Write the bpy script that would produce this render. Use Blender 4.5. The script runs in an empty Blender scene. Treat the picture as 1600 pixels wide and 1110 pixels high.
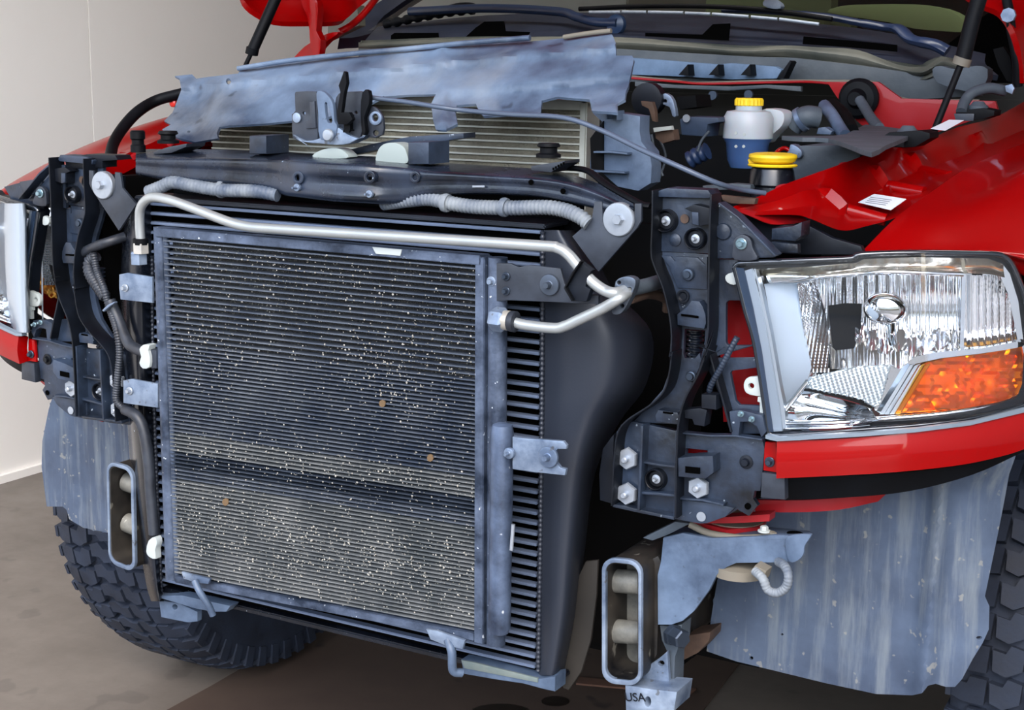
import bpy, bmesh, math, random
from mathutils import Vector, Matrix, geometry
random.seed(7)
S = bpy.context.scene
COL = S.collection

# ---------------------------------------------------------------- camera, sky, exposure
CAM = Vector((1.2, -1.65, 1.30))
FPX = 2341.0
_vx = Vector((-3370-800, -(55-555), -FPX)); _vv = Vector((670-800, -(12600-555), -FPX))
AX = (-_vx).normalized(); _z = (-_vv); AZ = (_z - AX*_z.dot(AX)).normalized(); AY = AZ.cross(AX)
R = Matrix((AX, AY, AZ))            # truck axes expressed in the camera frame
cam = bpy.data.cameras.new('camera'); co = bpy.data.objects.new('camera', cam); COL.objects.link(co)
cam.sensor_width = 36.0; cam.lens = FPX*36/1600; cam.clip_start = .05; cam.clip_end = 200
co.matrix_world = Matrix.Translation(CAM) @ R.to_4x4()
S.camera = co
S.view_settings.view_transform = 'Standard'; S.view_settings.look = 'None'
S.view_settings.exposure = 0.12; S.view_settings.gamma = 1; S.view_settings.use_curve_mapping = False
W = bpy.data.worlds.new('sky'); S.world = W; W.use_nodes = True
wn = W.node_tree.nodes; wl = W.node_tree.links; bg = wn['Background']
sky = wn.new('ShaderNodeTexSky'); sky.sky_type = 'NISHITA'; sky.sun_disc = False
sky.sun_elevation = math.radians(48); sky.sun_rotation = math.radians(150); sky.air_density = 1.0; sky.dust_density = 2.5
hs = wn.new('ShaderNodeHueSaturation'); hs.inputs['Saturation'].default_value = .8
wl.new(sky.outputs[0], hs.inputs['Color']); wl.new(hs.outputs[0], bg.inputs[0]); bg.inputs[1].default_value = .85

def area(name, loc, target, sx, sy, power, col):
    l = bpy.data.lights.new(name, 'AREA'); l.shape = 'RECTANGLE'; l.size = sx; l.size_y = sy; l.energy = power; l.color = col
    o = bpy.data.objects.new(name, l); COL.objects.link(o); o.location = loc
    o.rotation_euler = (Vector(target)-Vector(loc)).to_track_quat('-Z', 'Y').to_euler(); return o
area('door_daylight', (1.0, -3.6, 2.3), (0, 0, .9), 5.0, 2.6, 26, (.82, .91, 1.0))
area('ceiling_lamp', (0.2, 1.0, 3.3), (0.2, 1.0, 0), 2.4, .5, 45, (1.0, .97, .92))

# ---------------------------------------------------------------- mapping photo pixels onto planes of the truck
def ray(x, y): return R @ Vector((x-800, -(y-555), -FPX))
def P(x, y, Y):
    d = ray(x, y); return CAM + d*((Y-CAM.y)/d.y)
def PX(x, y, X):
    d = ray(x, y); return CAM + d*((X-CAM.x)/d.x)
def PZ(x, y, Z):
    d = ray(x, y); return CAM + d*((Z-CAM.z)/d.z)
def cr(x0, y0, s, pts): return [(x0+a/s, y0+b/s) for a, b in pts]
A1 = (0, 0, 3.7); A2 = (240, 0, 3.7); A3 = (600, 0, 3.7); A4 = (900, 0, 3.7); A5 = (1200, 0, 3.7)
A6 = (0, 240, 5.046); A7 = (0, 440, 4.625); A8 = (50, 640, 3.7)
B1 = (180, 240, 3.7); B2 = (560, 240, 3.2); B3 = (980, 270, 3.829); B4 = (920, 540, 3.468); B5 = (900, 780, 3.3625)
B6 = (1130, 370, 3.364); B7 = (1150, 660, 2.4667); B8 = (680, 600, 2.175); C1 = (0, 740, 3.0); C2 = (1100, 140, 3.2); C4 = (600, 880, 4.0)

# ---------------------------------------------------------------- materials
def lin(h):
    h = h.lstrip('#'); v = [int(h[i:i+2], 16)/255 for i in (0, 2, 4)]
    return tuple(((c+.055)/1.055)**2.4 if c > .04045 else c/12.92 for c in v)+(1,)
MATS = {}
def mat(name, col, rough=.5, metal=0., dust=None, spots=None, streak=None, bump=0., bscale=60, coat=0., spec=.5, trans=0., sub=0.):
    m = bpy.data.materials.new(name); m.use_nodes = True; MATS[name] = m
    n = m.node_tree.nodes; l = m.node_tree.links; b = n['Principled BSDF']
    b.inputs['Roughness'].default_value = rough; b.inputs['Metallic'].default_value = metal
    b.inputs['Specular IOR Level'].default_value = spec; b.inputs['Coat Weight'].default_value = coat
    b.inputs['Coat Roughness'].default_value = .04; b.inputs['Transmission Weight'].default_value = trans
    if sub: b.inputs['Subsurface Weight'].default_value = sub; b.inputs['Subsurface Scale'].default_value = .02
    b.inputs['Base Color'].default_value = lin(col)
    g = n.new('ShaderNodeNewGeometry'); cur = None
    def layer(colr, lo, hi, scale, amt, vec=None, detail=6):
        nonlocal cur
        mp = n.new('ShaderNodeMapping'); l.new(g.outputs['Position'], mp.inputs[0])
        if vec: mp.inputs['Scale'].default_value = vec
        t = n.new('ShaderNodeTexNoise'); t.inputs['Scale'].default_value = scale; t.inputs['Detail'].default_value = detail; t.inputs['Roughness'].default_value = .65
        l.new(mp.outputs[0], t.inputs['Vector'])
        r = n.new('ShaderNodeMapRange'); r.inputs[1].default_value = lo; r.inputs[2].default_value = hi; r.inputs[4].default_value = amt
        l.new(t.outputs[0], r.inputs[0])
        x = n.new('ShaderNodeMixRGB'); x.inputs[2].default_value = lin(colr); l.new(r.outputs[0], x.inputs[0])
        if cur: l.new(cur, x.inputs[1])
        else: x.inputs[1].default_value = lin(col)
        cur = x.outputs[0]
        return r.outputs[0]
    rf = None
    if dust: rf = layer(dust[0], .35, .7, dust[2], dust[1])
    if streak: layer(streak[0], .48, .68, streak[2], streak[1], (1, 1, .09))
    if spots: layer(spots[0], spots[3] if len(spots) > 3 else .62, (spots[3] if len(spots) > 3 else .62)+.04, spots[2], spots[1], None, 2)
    if cur: l.new(cur, b.inputs['Base Color'])
    if rf:
        mr = n.new('ShaderNodeMapRange'); mr.inputs[3].default_value = rough; mr.inputs[4].default_value = min(.9, rough+.35*dust[1]); l.new(rf, mr.inputs[0]); l.new(mr.outputs[0], b.inputs['Roughness'])
    if bump:
        t = n.new('ShaderNodeTexNoise'); t.inputs['Scale'].default_value = bscale; t.inputs['Detail'].default_value = 4
        l.new(g.outputs['Position'], t.inputs['Vector'])
        bp = n.new('ShaderNodeBump'); bp.inputs['Strength'].default_value = bump; bp.inputs['Distance'].default_value = .003
        l.new(t.outputs[0], bp.inputs['Height']); l.new(bp.outputs[0], b.inputs['Normal'])
    return m
RED = mat('red_paint', '#840001', .35, coat=.4, spec=.1)
REDD = mat('dusty_red_paint', '#8A0408', .5, dust=('#94303A', .45, 9), coat=.2, spec=.2)
BLK = mat('gloss_black', '#050609', .2, dust=('#1C2330', .6, 7), spots=('#B8C4D0', .8, 130, .72))
SUPP = mat('core_support_black_paint', '#040508', .16, dust=('#2E3A4E', .8, 7), spots=('#9FB0C2', .8, 110, .74), bump=.25, bscale=25)
SATIN = mat('satin_black_aluminium', '#252A34', .38, metal=.1, spec=.4, bump=.05, bscale=300)
BRKT = mat('black_moulded_plastic', '#090C12', .34, dust=('#3A4B64', .62, 9), spots=('#A8B4C0', .6, 90, .7), bump=.15, bscale=150)
BRKTD = mat('dark_moulded_plastic', '#06080C', .4, dust=('#1A2230', .5, 10), spec=.25)
PLATE = mat('flat_grey_plate', '#191D25', .38, dust=('#414A58', .5, 12), bump=.06, bscale=200)
GUARD = mat('dusty_air_guard', '#202C40', .36, dust=('#7388A2', .95, 4.5), streak=('#8E9294', .35, 8), spots=('#1A222E', .6, 22, .70), bump=.15, bscale=60)
LINER = mat('dusty_liner', '#283346', .55, dust=('#58687F', .8, 4), streak=('#7F8688', .45, 48), spots=('#8A897F', .5, 60, .66), bump=.35, bscale=25)
MOUNT = mat('dusty_blue_steel', '#303E52', .42, dust=('#6C809A', .7, 9), spots=('#2A3038', .5, 70, .68), bump=.15, bscale=80)
RAILT = mat('rail_inner_grey', '#4C4D4A', .5, metal=.2, dust=('#8C8A80', .7, 22), spots=('#C2C0B6', .6, 70, .68), bump=.3, bscale=80)
ZINC = mat('zinc_plate', '#56667E', .35, metal=.5, dust=('#9FAEC0', .8, 18), spots=('#4A4438', .6, 70, .66), bump=.2, bscale=90)
ALU = mat('dull_aluminium_tube', '#A9AEAF', .36, metal=.55, dust=('#8C9398', .4, 20), bump=.03, bscale=200)
BOLT = mat('pale_zinc_bolt', '#A4ACB6', .36, metal=.6, dust=('#707A88', .35, 60))
BOLTD = mat('dark_bolt', '#3C4654', .38, metal=.7)
WHT = mat('white_plastic', '#A2AAAA', .5, dust=('#A8ABA5', .4, 40))
CTUBE = mat('condenser_tube_alu', '#3A4454', .4, metal=.35, dust=('#6E747B', .7, 9), spots=('#B0AC9C', .7, 240, .66))
CTUBE2 = mat('dirty_tube_alu', '#4E5458', .5, metal=.25, dust=('#7E8080', .8, 12), spots=('#B4B2A6', .6, 200, .67))
CTUBE3 = mat('dark_tube_alu', '#1C2430', .4, metal=.3, dust=('#3C4654', .7, 9))
CTANK = mat('condenser_tank_alu', '#1D2839', .4, metal=.3, dust=('#66748C', .75, 22), spots=('#DCE4EC', .85, 120, .70), bump=.3, bscale=120)
ICT = mat('black_charge_tube', '#66748C', .35, metal=.3)  # blue-grey colour paints in the highlights on gloss black tubes
COREB = mat('black_core', '#010101', .9, spec=.03)  # also on slot and hole inserts, where it paints in the recess shade
RCORE = mat('radiator_tube_alu', '#B9BDB6', .4, metal=.4, dust=('#8F8B7C', .5, 12))
RFIN = mat('radiator_fins', '#6B695C', .7, dust=('#3B352A', .8, 14), bump=.8, bscale=260)
RAILM = mat('rail_black_paint', '#0A0B0E', .4, dust=('#3A352E', .7, 14), spots=('#6C6A62', .5, 40, .66))
RUB = mat('tyre_rubber', '#121926', .62, dust=('#243044', .7, 12), bump=.15, bscale=160)
RUBD = mat('black_rubber', '#06070A', .5, dust=('#10141A', .5, 20), spec=.12)
COND = mat('dusty_conduit', '#3E4A5C', .55, dust=('#949A9C', .75, 18))
CONDB = mat('black_conduit', '#181B22', .45, dust=('#3E4652', .5, 30))
CHR = mat('chrome', '#E4E8EC', .06, metal=1.0)
CHRS = mat('satin_chrome', '#C9D3DC', .3, metal=.85)
CHRW = mat('fluted_reflector', '#EEF1F4', .1, metal=.95)
GREYB = mat('lamp_frame_grey', '#9AA6B2', .3, metal=.3, coat=.5)
AMBR = mat('amber_reflector', '#FFB84A', .15, metal=.6)
YEL = mat('yellow_plastic', '#E8C21A', .42, dust=('#B59830', .4, 40))
MILK = mat('milky_tank', '#A4ABB2', .35, sub=.3, spec=.4)
BLU = mat('blue_washer_fluid', '#3B5684', .3, sub=.2)
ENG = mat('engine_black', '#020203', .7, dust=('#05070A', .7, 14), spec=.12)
ENGG = mat('engine_grey', '#3F4953', .55, dust=('#3A4148', .6, 18), bump=.2, bscale=120)
COWL = mat('cowl_grey', '#2C363F', .55, dust=('#5F6466', .6, 8), bump=.15, bscale=120)
COWLB = mat('cowl_navy', '#0B1120', .42, dust=('#172238', .6, 9))
SEAL = mat('weatherstrip', '#3C3F3A', .5, dust=('#6A685C', .6, 9))
VENT = mat('vent_blue_grey', '#40566F', .5, dust=('#7C98B8', .5, 12))
SEAT = mat('seat_olive', '#7F8A5E', .7)
DASH = mat('dash_black', '#0A0B0B', .6)
BROWN = mat('rusty_brown', '#33261F', .7, dust=('#6A5242', .5, 20))
BEIGE = mat('bushing_beige', '#6E685C', .6, dust=('#6E6A60', .5, 30))
STICK = mat('sticker_white', '#D9DEE6', .5); INK = mat('sticker_ink', '#5C6470', .6)
AGED = mat('weathered_strip', '#5C6B6C', .45, metal=.2, dust=('#8A8E84', .5, 20))
def glass(name, col, rough, w, tcol=(1, 1, 1, 1)):
    m = bpy.data.materials.new(name); m.use_nodes = True; n = m.node_tree.nodes; l = m.node_tree.links
    n.remove(n['Principled BSDF']); out = n['Material Output']
    t = n.new('ShaderNodeBsdfTransparent'); t.inputs[0].default_value = tcol
    g = n.new('ShaderNodeBsdfGlossy'); g.inputs['Roughness'].default_value = rough; g.inputs[0].default_value = col
    f = n.new('ShaderNodeFresnel'); f.inputs[0].default_value = 1.45
    mm = n.new('ShaderNodeMath'); mm.operation = 'MULTIPLY_ADD'; mm.inputs[1].default_value = 1.0; mm.inputs[2].default_value = w
    x = n.new('ShaderNodeMixShader'); l.new(f.outputs[0], mm.inputs[0]); l.new(mm.outputs[0], x.inputs[0]); l.new(t.outputs[0], x.inputs[1]); l.new(g.outputs[0], x.inputs[2]); l.new(x.outputs[0], out.inputs[0])
    return m
AMB = glass('amber_lens', (1, .9, .8, 1), .05, 0.0, (1, .70, .11, 1))
LENS = glass('clear_lens', (1, 1, 1, 1), .03, 0.0, (.97, .98, 1, 1))
WIND = glass('windscreen_glass', (1, 1, 1, 1), .02, 0.02, (.75, .8, .78, 1))

# ---------------------------------------------------------------- mesh helpers
def gsheet(name, left, right, top, bot, nx, ny, Y, m, parent):
    bm = bmesh.new(); V = []
    for j in range(ny+1):
        v = j/ny; r = []
        for i in range(nx+1):
            u = i/nx; x = left(v)*(1-u)+right(v)*u; y = top(x)*(1-v)+bot(x)*v
            r.append(bm.verts.new(P(x, y, Y(x, y))))
        V.append(r)
    for j in range(ny):
        for i in range(nx): bm.faces.new((V[j][i], V[j+1][i], V[j+1][i+1], V[j][i+1]))
    return fin(name, bm, m, parent, 85, recalc=False)
def pw(*pts):
    def f(x):
        if x <= pts[0][0]: return pts[0][1]
        for a, b in zip(pts, pts[1:]):
            if x <= b[0]: return a[1]+(b[1]-a[1])*(x-a[0])/(b[0]-a[0])
        return pts[-1][1]
    return f
def link(name, me, m, parent, smooth=True, ang=35):
    o = bpy.data.objects.new(name, me); COL.objects.link(o)
    if m: me.materials.append(m)
    if parent: o.parent = parent
    if smooth:
        me.shade_smooth(); me.set_sharp_from_angle(angle=math.radians(ang))
    return o
def fin(name, bm, m, parent, ang=35, recalc=True):
    if recalc: bmesh.ops.recalc_face_normals(bm, faces=bm.faces[:])
    me = bpy.data.meshes.new(name); bm.to_mesh(me); bm.free(); return link(name, me, m, parent, True, ang)
def inside(p, poly):
    c = False; j = len(poly)-1
    for i in range(len(poly)):
        a, b = poly[i], poly[j]
        if (a[1] > p[1]) != (b[1] > p[1]) and p[0] < (b[0]-a[0])*(p[1]-a[1])/(b[1]-a[1])+a[0]: c = not c
        j = i
    return c
def catmull(pts, sub, closed=False):
    n = len(pts); out = []
    rng = range(n) if closed else range(n-1)
    for i in rng:
        if closed: p0, p1, p2, p3 = pts[(i-1) % n], pts[i], pts[(i+1) % n], pts[(i+2) % n]
        else: p0 = pts[i-1] if i else pts[0]*2-pts[1]; p1 = pts[i]; p2 = pts[i+1]; p3 = pts[i+2] if i+2 < n else pts[-1]*2-pts[-2]
        for k in range(sub):
            t = k/sub
            out.append(.5*((2*p1)+(p2-p0)*t+(2*p0-5*p1+4*p2-p3)*t*t+(3*p1-p0-3*p2+p3)*t**3))
    if not closed: out.append(pts[-1].copy())
    return out
def smo(pts, sub=4): return [tuple(v) for v in catmull([Vector(p) for p in pts], sub, True)]
def ell(cx, cy, rx, ry=None, n=16): ry = ry or rx; return [(cx+rx*math.cos(2*math.pi*k/n), cy+ry*math.sin(2*math.pi*k/n)) for k in range(n)]
def rect(x0, y0, x1, y1): return [(x0, y0), (x1, y0), (x1, y1), (x0, y1)]
def rrect(x0, y0, x1, y1, r, n=5):
    o = []
    for cx, cy, a0 in ((x1-r, y0+r, -90), (x1-r, y1-r, 0), (x0+r, y1-r, 90), (x0+r, y0+r, 180)):
        for k in range(n+1):
            a = math.radians(a0+90*k/n); o.append((cx+r*math.cos(a), cy+r*math.sin(a)))
    return o
def sheet(name, outline, Y, m, parent, t=.003, holes=(), step=None, bev=.0012, ang=35, mp=None):
    """a plate whose outline lies where the photo shows it, on the plane y=Y (or on the surface Y(x,y)), t thick"""
    D = Y if callable(Y) else (lambda a, b: Y)
    f = mp or (lambda a, b: P(a, b, D(a, b)))
    def sd(poly):
        if not step: return list(poly)
        o = []
        for i in range(len(poly)):
            a = poly[i]; b = poly[(i+1) % len(poly)]; k = max(1, int(math.dist(a, b)/step))
            o += [(a[0]+(b[0]-a[0])*q/k, a[1]+(b[1]-a[1])*q/k) for q in range(k)]
        return o
    loops = [sd(outline)]+[sd(h) for h in holes]
    pts = []; edges = []
    for lp in loops:
        b = len(pts); pts += [Vector(p) for p in lp]; edges += [(b+i, b+(i+1) % len(lp)) for i in range(len(lp))]
    if step:
        xs = [p[0] for p in outline]; ys = [p[1] for p in outline]
        y = min(ys)+step*.5; r = 0
        while y < max(ys):
            x = min(xs)+step*(.5+.5*(r % 2))
            while x < max(xs):
                if inside((x, y), outline) and not any(inside((x, y), h) for h in holes): pts.append(Vector((x, y)))
                x += step
            y += step*.87; r += 1
    v, e, fs, *_ = geometry.delaunay_2d_cdt(pts, edges, [], 0, 1e-5)
    bm = bmesh.new(); F = [bm.verts.new(f(p[0], p[1])) for p in v]
    for t3 in fs:
        c = sum((v[i] for i in t3), Vector((0, 0)))/len(t3)
        if inside(c, outline) and not any(inside(c, h) for h in holes): bm.faces.new([F[i] for i in t3])
    for q in [q for q in bm.verts if not q.link_faces]: bm.verts.remove(q)
    if not step and not callable(Y): bmesh.ops.dissolve_limit(bm, angle_limit=.01, verts=bm.verts[:], edges=bm.edges[:])
    bm.normal_update()
    for fc in bm.faces:
        if (fc.calc_center_median()-CAM).dot(fc.normal) > 0: fc.normal_flip()
    bm.normal_update()
    if t:
        front = bm.faces[:]
        nr = {q: (Vector((0, -1, 0)) if (not mp and (not callable(Y) or t >= .006)) else q.normal.copy()) for q in bm.verts}
        bd = [ed for ed in bm.edges if ed.is_boundary]
        bk = {q: bm.verts.new(q.co-nr[q]*t) for q in list(bm.verts)}
        for fc in front: bm.faces.new([bk[q] for q in reversed(fc.verts)])
        for ed in bd:
            a, b = ed.verts
            bm.faces.new([a, b, bk[b], bk[a]])
        bmesh.ops.recalc_face_normals(bm, faces=bm.faces[:])
        if bev and not step:
            bd2 = [ed for ed in bd if ed.is_valid]
            try: bmesh.ops.bevel(bm, geom=bd2, offset=min(bev, t*.4), segments=2, affect='EDGES', profile=.6)
            except Exception: pass
    return fin(name, bm, m, parent, ang, recalc=bool(t))
def patch(name, rows, m, parent, sub=5, t=.002, ang=40):
    g = [catmull([Vector(p) for p in r], sub) for r in rows]
    cols = [catmull([g[i][j] for i in range(len(g))], sub) for j in range(len(g[0]))]
    nu = len(cols); nv = len(cols[0]); bm = bmesh.new()
    V = [[bm.verts.new(cols[i][j]) for j in range(nv)] for i in range(nu)]
    for i in range(nu-1):
        for j in range(nv-1): bm.faces.new((V[i][j], V[i+1][j], V[i+1][j+1], V[i][j+1]))
    bmesh.ops.remove_doubles(bm, verts=bm.verts[:], dist=1e-6)
    bmesh.ops.recalc_face_normals(bm, faces=bm.faces[:]); bm.normal_update()
    s = sum((fc.calc_center_median()-CAM).dot(fc.normal)*fc.calc_area() for fc in bm.faces)
    if s > 0:
        for fc in bm.faces: fc.normal_flip()
        bm.normal_update()
    if t:
        front = bm.faces[:]; bd = [ed for ed in bm.edges if ed.is_boundary]
        bk = {q: bm.verts.new(q.co-q.normal*t) for q in list(bm.verts)}
        for fc in front: bm.faces.new([bk[q] for q in reversed(fc.verts)])
        for ed in bd:
            a, b = ed.verts; bm.faces.new([a, b, bk[b], bk[a]])
        bmesh.ops.recalc_face_normals(bm, faces=bm.faces[:])
    return fin(name, bm, m, parent, ang, recalc=False)
def tube(name, pts, r, m, parent, seg=10, sub=8, corr=0, pitch=.004, cap=True, flat=1.0):
    pts = [Vector(p) for p in pts]; c = catmull(pts, sub) if len(pts) > 2 and sub > 1 else pts
    if corr:
        L = [0]
        for a, b in zip(c, c[1:]): L.append(L[-1]+(b-a).length)
        n = int(L[-1]/pitch*4); o = []; k = 0
        for i in range(n+1):
            s = L[-1]*i/n
            while k < len(c)-2 and L[k+1] < s: k += 1
            u = (s-L[k])/max(1e-9, L[k+1]-L[k]); o.append(c[k].lerp(c[k+1], min(1, u)))
        c = o
    bm = bmesh.new(); rings = []; nrm = None
    for i, p in enumerate(c):
        t = (c[min(i+1, len(c)-1)]-c[max(i-1, 0)]).normalized()
        if nrm is None: nrm = t.orthogonal().normalized() if flat == 1 else Vector((0, 1, 0))
        nrm = (nrm-t*nrm.dot(t)).normalized(); b = t.cross(nrm)
        rr = (r[min(len(r)-1, int(i/len(c)*len(r)))] if isinstance(r, (list, tuple)) else r)
        if corr: rr *= (1, 1, 1-corr, 1-corr)[i % 4]
        rings.append([bm.verts.new(p+(nrm*math.cos(2*math.pi*k/seg)+b*math.sin(2*math.pi*k/seg)*flat)*rr) for k in range(seg)])
    for a, b in zip(rings, rings[1:]):
        for k in range(seg): bm.faces.new((a[k], a[(k+1) % seg], b[(k+1) % seg], b[k]))
    if cap: bm.faces.new(rings[0][::-1]); bm.faces.new(rings[-1])
    return fin(name, bm, m, parent, 50)
def lathe(name, c, prof, m, parent, axis=(0, -1, 0), seg=24, hexes=0, ribs=0):
    ax = Vector(axis).normalized(); u = ax.orthogonal().normalized()
    if abs(ax.y) > .9: u = Vector((1, 0, 0)); u = (u-ax*u.dot(ax)).normalized()
    w = ax.cross(u); c = Vector(c); bm = bmesh.new(); rings = []
    if hexes: seg = 6
    for r, h in prof:
        rg = []
        for k in range(seg):
            a = 2*math.pi*(k+.5*(hexes > 0))/seg; q = r*(1-(.05 if ribs and k % 2 else 0))
            rg.append(bm.verts.new(c+ax*h+(u*math.cos(a)+w*math.sin(a))*q))
        rings.append(rg)
    for a, b in zip(rings, rings[1:]):
        for k in range(seg): bm.faces.new((a[k], a[(k+1) % seg], b[(k+1) % seg], b[k]))
    bm.faces.new(rings[0][::-1]); bm.faces.new(rings[-1])
    bmesh.ops.remove_doubles(bm, verts=bm.verts[:], dist=1e-6)
    return fin(name, bm, m, parent, 30)
def joinbm(name, parts, m, parent, ang=35):
    """parts: finished objects merged into one mesh part"""
    bm = bmesh.new()
    for o in parts:
        bm.from_mesh(o.data); me = o.data; bpy.data.objects.remove(o); bpy.data.meshes.remove(me)
    me = bpy.data.meshes.new(name); bm.to_mesh(me); bm.free(); return link(name, me, m, parent, True, ang)
def box(name, lo, hi, m, parent, bev=.002, rot=None):
    bm = bmesh.new(); bmesh.ops.create_cube(bm, size=1); lo = Vector(lo); hi = Vector(hi); s = hi-lo; c = (lo+hi)/2
    for v in bm.verts: v.co = Vector((v.co.x*s.x, v.co.y*s.y, v.co.z*s.z))
    if bev: bmesh.ops.bevel(bm, geom=bm.edges[:], offset=bev, segments=2, affect='EDGES')
    for v in bm.verts: v.co = (Matrix.Rotation(rot[0], 3, rot[1]) @ v.co if rot else v.co)+c
    return fin(name, bm, m, parent)
def bolt(name, x, y, Y, rpx, m, parent, kind='hex', h=.004, axis=(0, -1, 0), label=None):
    """washer plus hex head, washer radius rpx pixels"""
    c = P(x, y, Y); r = rpx*(CAM-c).length/FPX
    if kind == 'hexnut':
        prof = [(r, 0), (r, .005), (r*.96, .0065), (r*.30, .0065), (r*.30, .013), (r*.22, .014)]
        o = lathe(name, c, [(r*1.02, 0), (r*1.02, .005), (r*.93, .0068)], m, parent, axis, hexes=6)
        s = lathe('stud', c, [(r*.3, .004), (r*.3, .014), (r*.2, .0155)], m, o, axis, seg=14)
    elif kind == 'washer':
        o = lathe(name, c, [(r, 0), (r, .003), (r*.95, .004), (r*.9, .0042)], m, parent, axis, seg=32)
        s = lathe('bolt_head', c, [(r*.42, .003), (r*.42, .0045), (r*.33, .005), (r*.31, .011), (r*.26, .013)], m, o, axis, hexes=0, seg=18)
    elif kind == 'cup':
        o = lathe(name, c, [(r, -.004), (r, .007), (r*.93, .0085), (r*.86, .0075), (r*.84, .001), (r*.7, .0025), (r*.3, .0028)], m, parent, axis, seg=32)
        s = lathe('bolt_head', c, [(r*.42, .001), (r*.42, .003), (r*.2, .0035), (r*.19, .009), (r*.13, .0105)], BOLT if m is not BOLT else m, o, axis, seg=16)
    else:
        o = lathe(name, c, [(r, 0), (r, .0015), (r*.9, .002), (r*.62, .002)], m, parent, axis, seg=24)
        s = lathe('bolt_head', c, [(r*.62, .0018), (r*.62, .006), (r*.5, .0072)], m, o, axis, hexes=6)
    if label: o['label'] = label
    return o
def flat(name, parent, pts3, m):
    me = bpy.data.meshes.new(name); me.from_pydata([tuple(p) for p in pts3], [], [tuple(range(len(pts3)))]); return link(name, me, m, parent, False)
def rib(name, path, Y, m, parent, w=3, d=.03):
    if name == 'web': m = BRKTD  # webs take the darker plastic to imitate shade on their inboard faces
    """upright web standing d proud of its plate: path in pixels, w pixels wide"""
    L = []; Rr = []
    n = len(path)
    for i in range(n):
        a = Vector(path[max(0, i-1)]); b = Vector(path[min(n-1, i+1)]); t = (b-a).normalized(); q = Vector((-t.y, t.x))*w/2
        p = Vector(path[i]); L.append(tuple(p+q)); Rr.append(tuple(p-q))
    return sheet(name, L+Rr[::-1], Y, m, parent, t=d, bev=.0008)
def curve_px(pts, sub=6): return [tuple(v) for v in catmull([Vector(p) for p in pts], sub)]
def mirror(o, parent=None):
    c = o.copy(); COL.objects.link(c); c.parent = parent or o.parent
    if o.data:
        me = o.data.copy()
        me.transform(Matrix.Diagonal((-1, 1, 1, 1))); me.flip_normals(); c.data = me
    for ch in list(o.children): mirror(ch, c)
    return c
def empty(name, label=None, cat=None, loc=(0, 0, 0), parent=None):
    o = bpy.data.objects.new(name, None); COL.objects.link(o); o.location = loc
    if label: o['label'] = label
    if cat: o['category'] = cat
    if parent: o.parent = parent
    return o

# ================================================================ the garage
def struct(name, lo, hi, m):
    o = box(name, lo, hi, m, None, bev=0); o['kind'] = 'structure'; return o
WALLM = mat('painted_wall', '#ECEAE6', .7, dust=('#E2DFDA', .4, 1.2), bump=.02, bscale=90)
FLOORM = mat('concrete_floor', '#6C655E', .33, dust=('#5A544E', .7, 3.5), spots=('#4A4541', .4, 9, .62), bump=.06, bscale=60)
CEILM = mat('ceiling_paint', '#8C8881', .8)
OUTM = mat('yard_concrete', '#55524B', .85, dust=('#4A4741', .5, 1))
BLDM = mat('yard_wall', '#8B7A5C', .85)
struct('floor', (-2.9, -2.6, -.1), (3.6, 8.6, 0), FLOORM)
wl_ = [struct('wall_left', (-2.62, -2.6, 0), (-2.42, 1.93, 3.5), WALLM)]
w2 = box('wall_panel', (-2.62, 1.932, 0), (-2.42, 5.9, 3.5), WALLM, wl_[0], bev=.004)
w3 = box('wall_panel', (-2.62, 5.903, 0), (-2.41, 8.5, 3.5), mat('wall_darker_tan', '#8E887C', .7), wl_[0], bev=.004); w3['label'] = 'darker tan wall panel'  # far panel in a darker tan than the rest of the wall
struct('baseboard_left', (-2.42, -2.6, 0), (-2.405, 8.5, .025), WALLM)
struct('wall_back', (-2.6, 8.4, 0), (3.6, 8.6, 3.5), WALLM)
struct('wall_right', (3.4, -2.6, 0), (3.6, 8.6, 3.5), WALLM)
struct('ceiling', (-2.9, -1.9, 3.5), (3.6, 8.6, 3.6), CEILM)
struct('floor_outside', (-14, -22, -.12), (16, -2.6, -.02), OUTM)
struct('wall_outside', (-14, -16.3, -.1), (16, -16, 3.6), BLDM)

# cardboard sheets on the floor
CARD = mat('brown_cardboard', '#3A2C24', .8, dust=('#4E4034', .6, 5), spots=('#1D1512', .85, 7, .66), bump=.1, bscale=30)
cz = .004
def floorsheet(name, pts, m, z=cz):
    return sheet(name, pts, 0, m, None, t=.004, bev=0, mp=lambda a, b: PZ(a, b, z))
c1 = floorsheet('cardboard_sheet', [(205, 1140), (330, 1072), (480, 985), (700, 965), (1010, 985), (1160, 1030), (1075, 1140)], CARD)
c1['label'] = 'large stained brown cardboard sheet lying flat on the floor under the truck nose'; c1['category'] = 'cardboard'
for e_ in (ell(868, 1096, 22, 8), ell(782, 1112, 46, 12)):
    s_ = sheet('oil_stain', e_, 0, mat('oil_stain', '#120C09', .35), c1, t=.0008, bev=0, mp=lambda a, b: PZ(a, b, cz+.001))
CARD2 = mat('worn_cardboard', '#604232', .8, dust=('#3A2A22', .6, 8))
c2 = floorsheet('cardboard_strip', [(905, 1058), (1088, 1076), (1078, 1084), (900, 1068)], CARD2, .009)
c2['label'] = 'narrow folded brown cardboard strip lying across the large sheet beside the frame rail'; c2['category'] = 'cardboard'

# ================================================================ the truck
TRUCK = empty('pickup_truck', 'red pickup truck with its bonnet up and its grille and bumper taken off', 'truck', (0, 0, 0))
T = TRUCK

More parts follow.
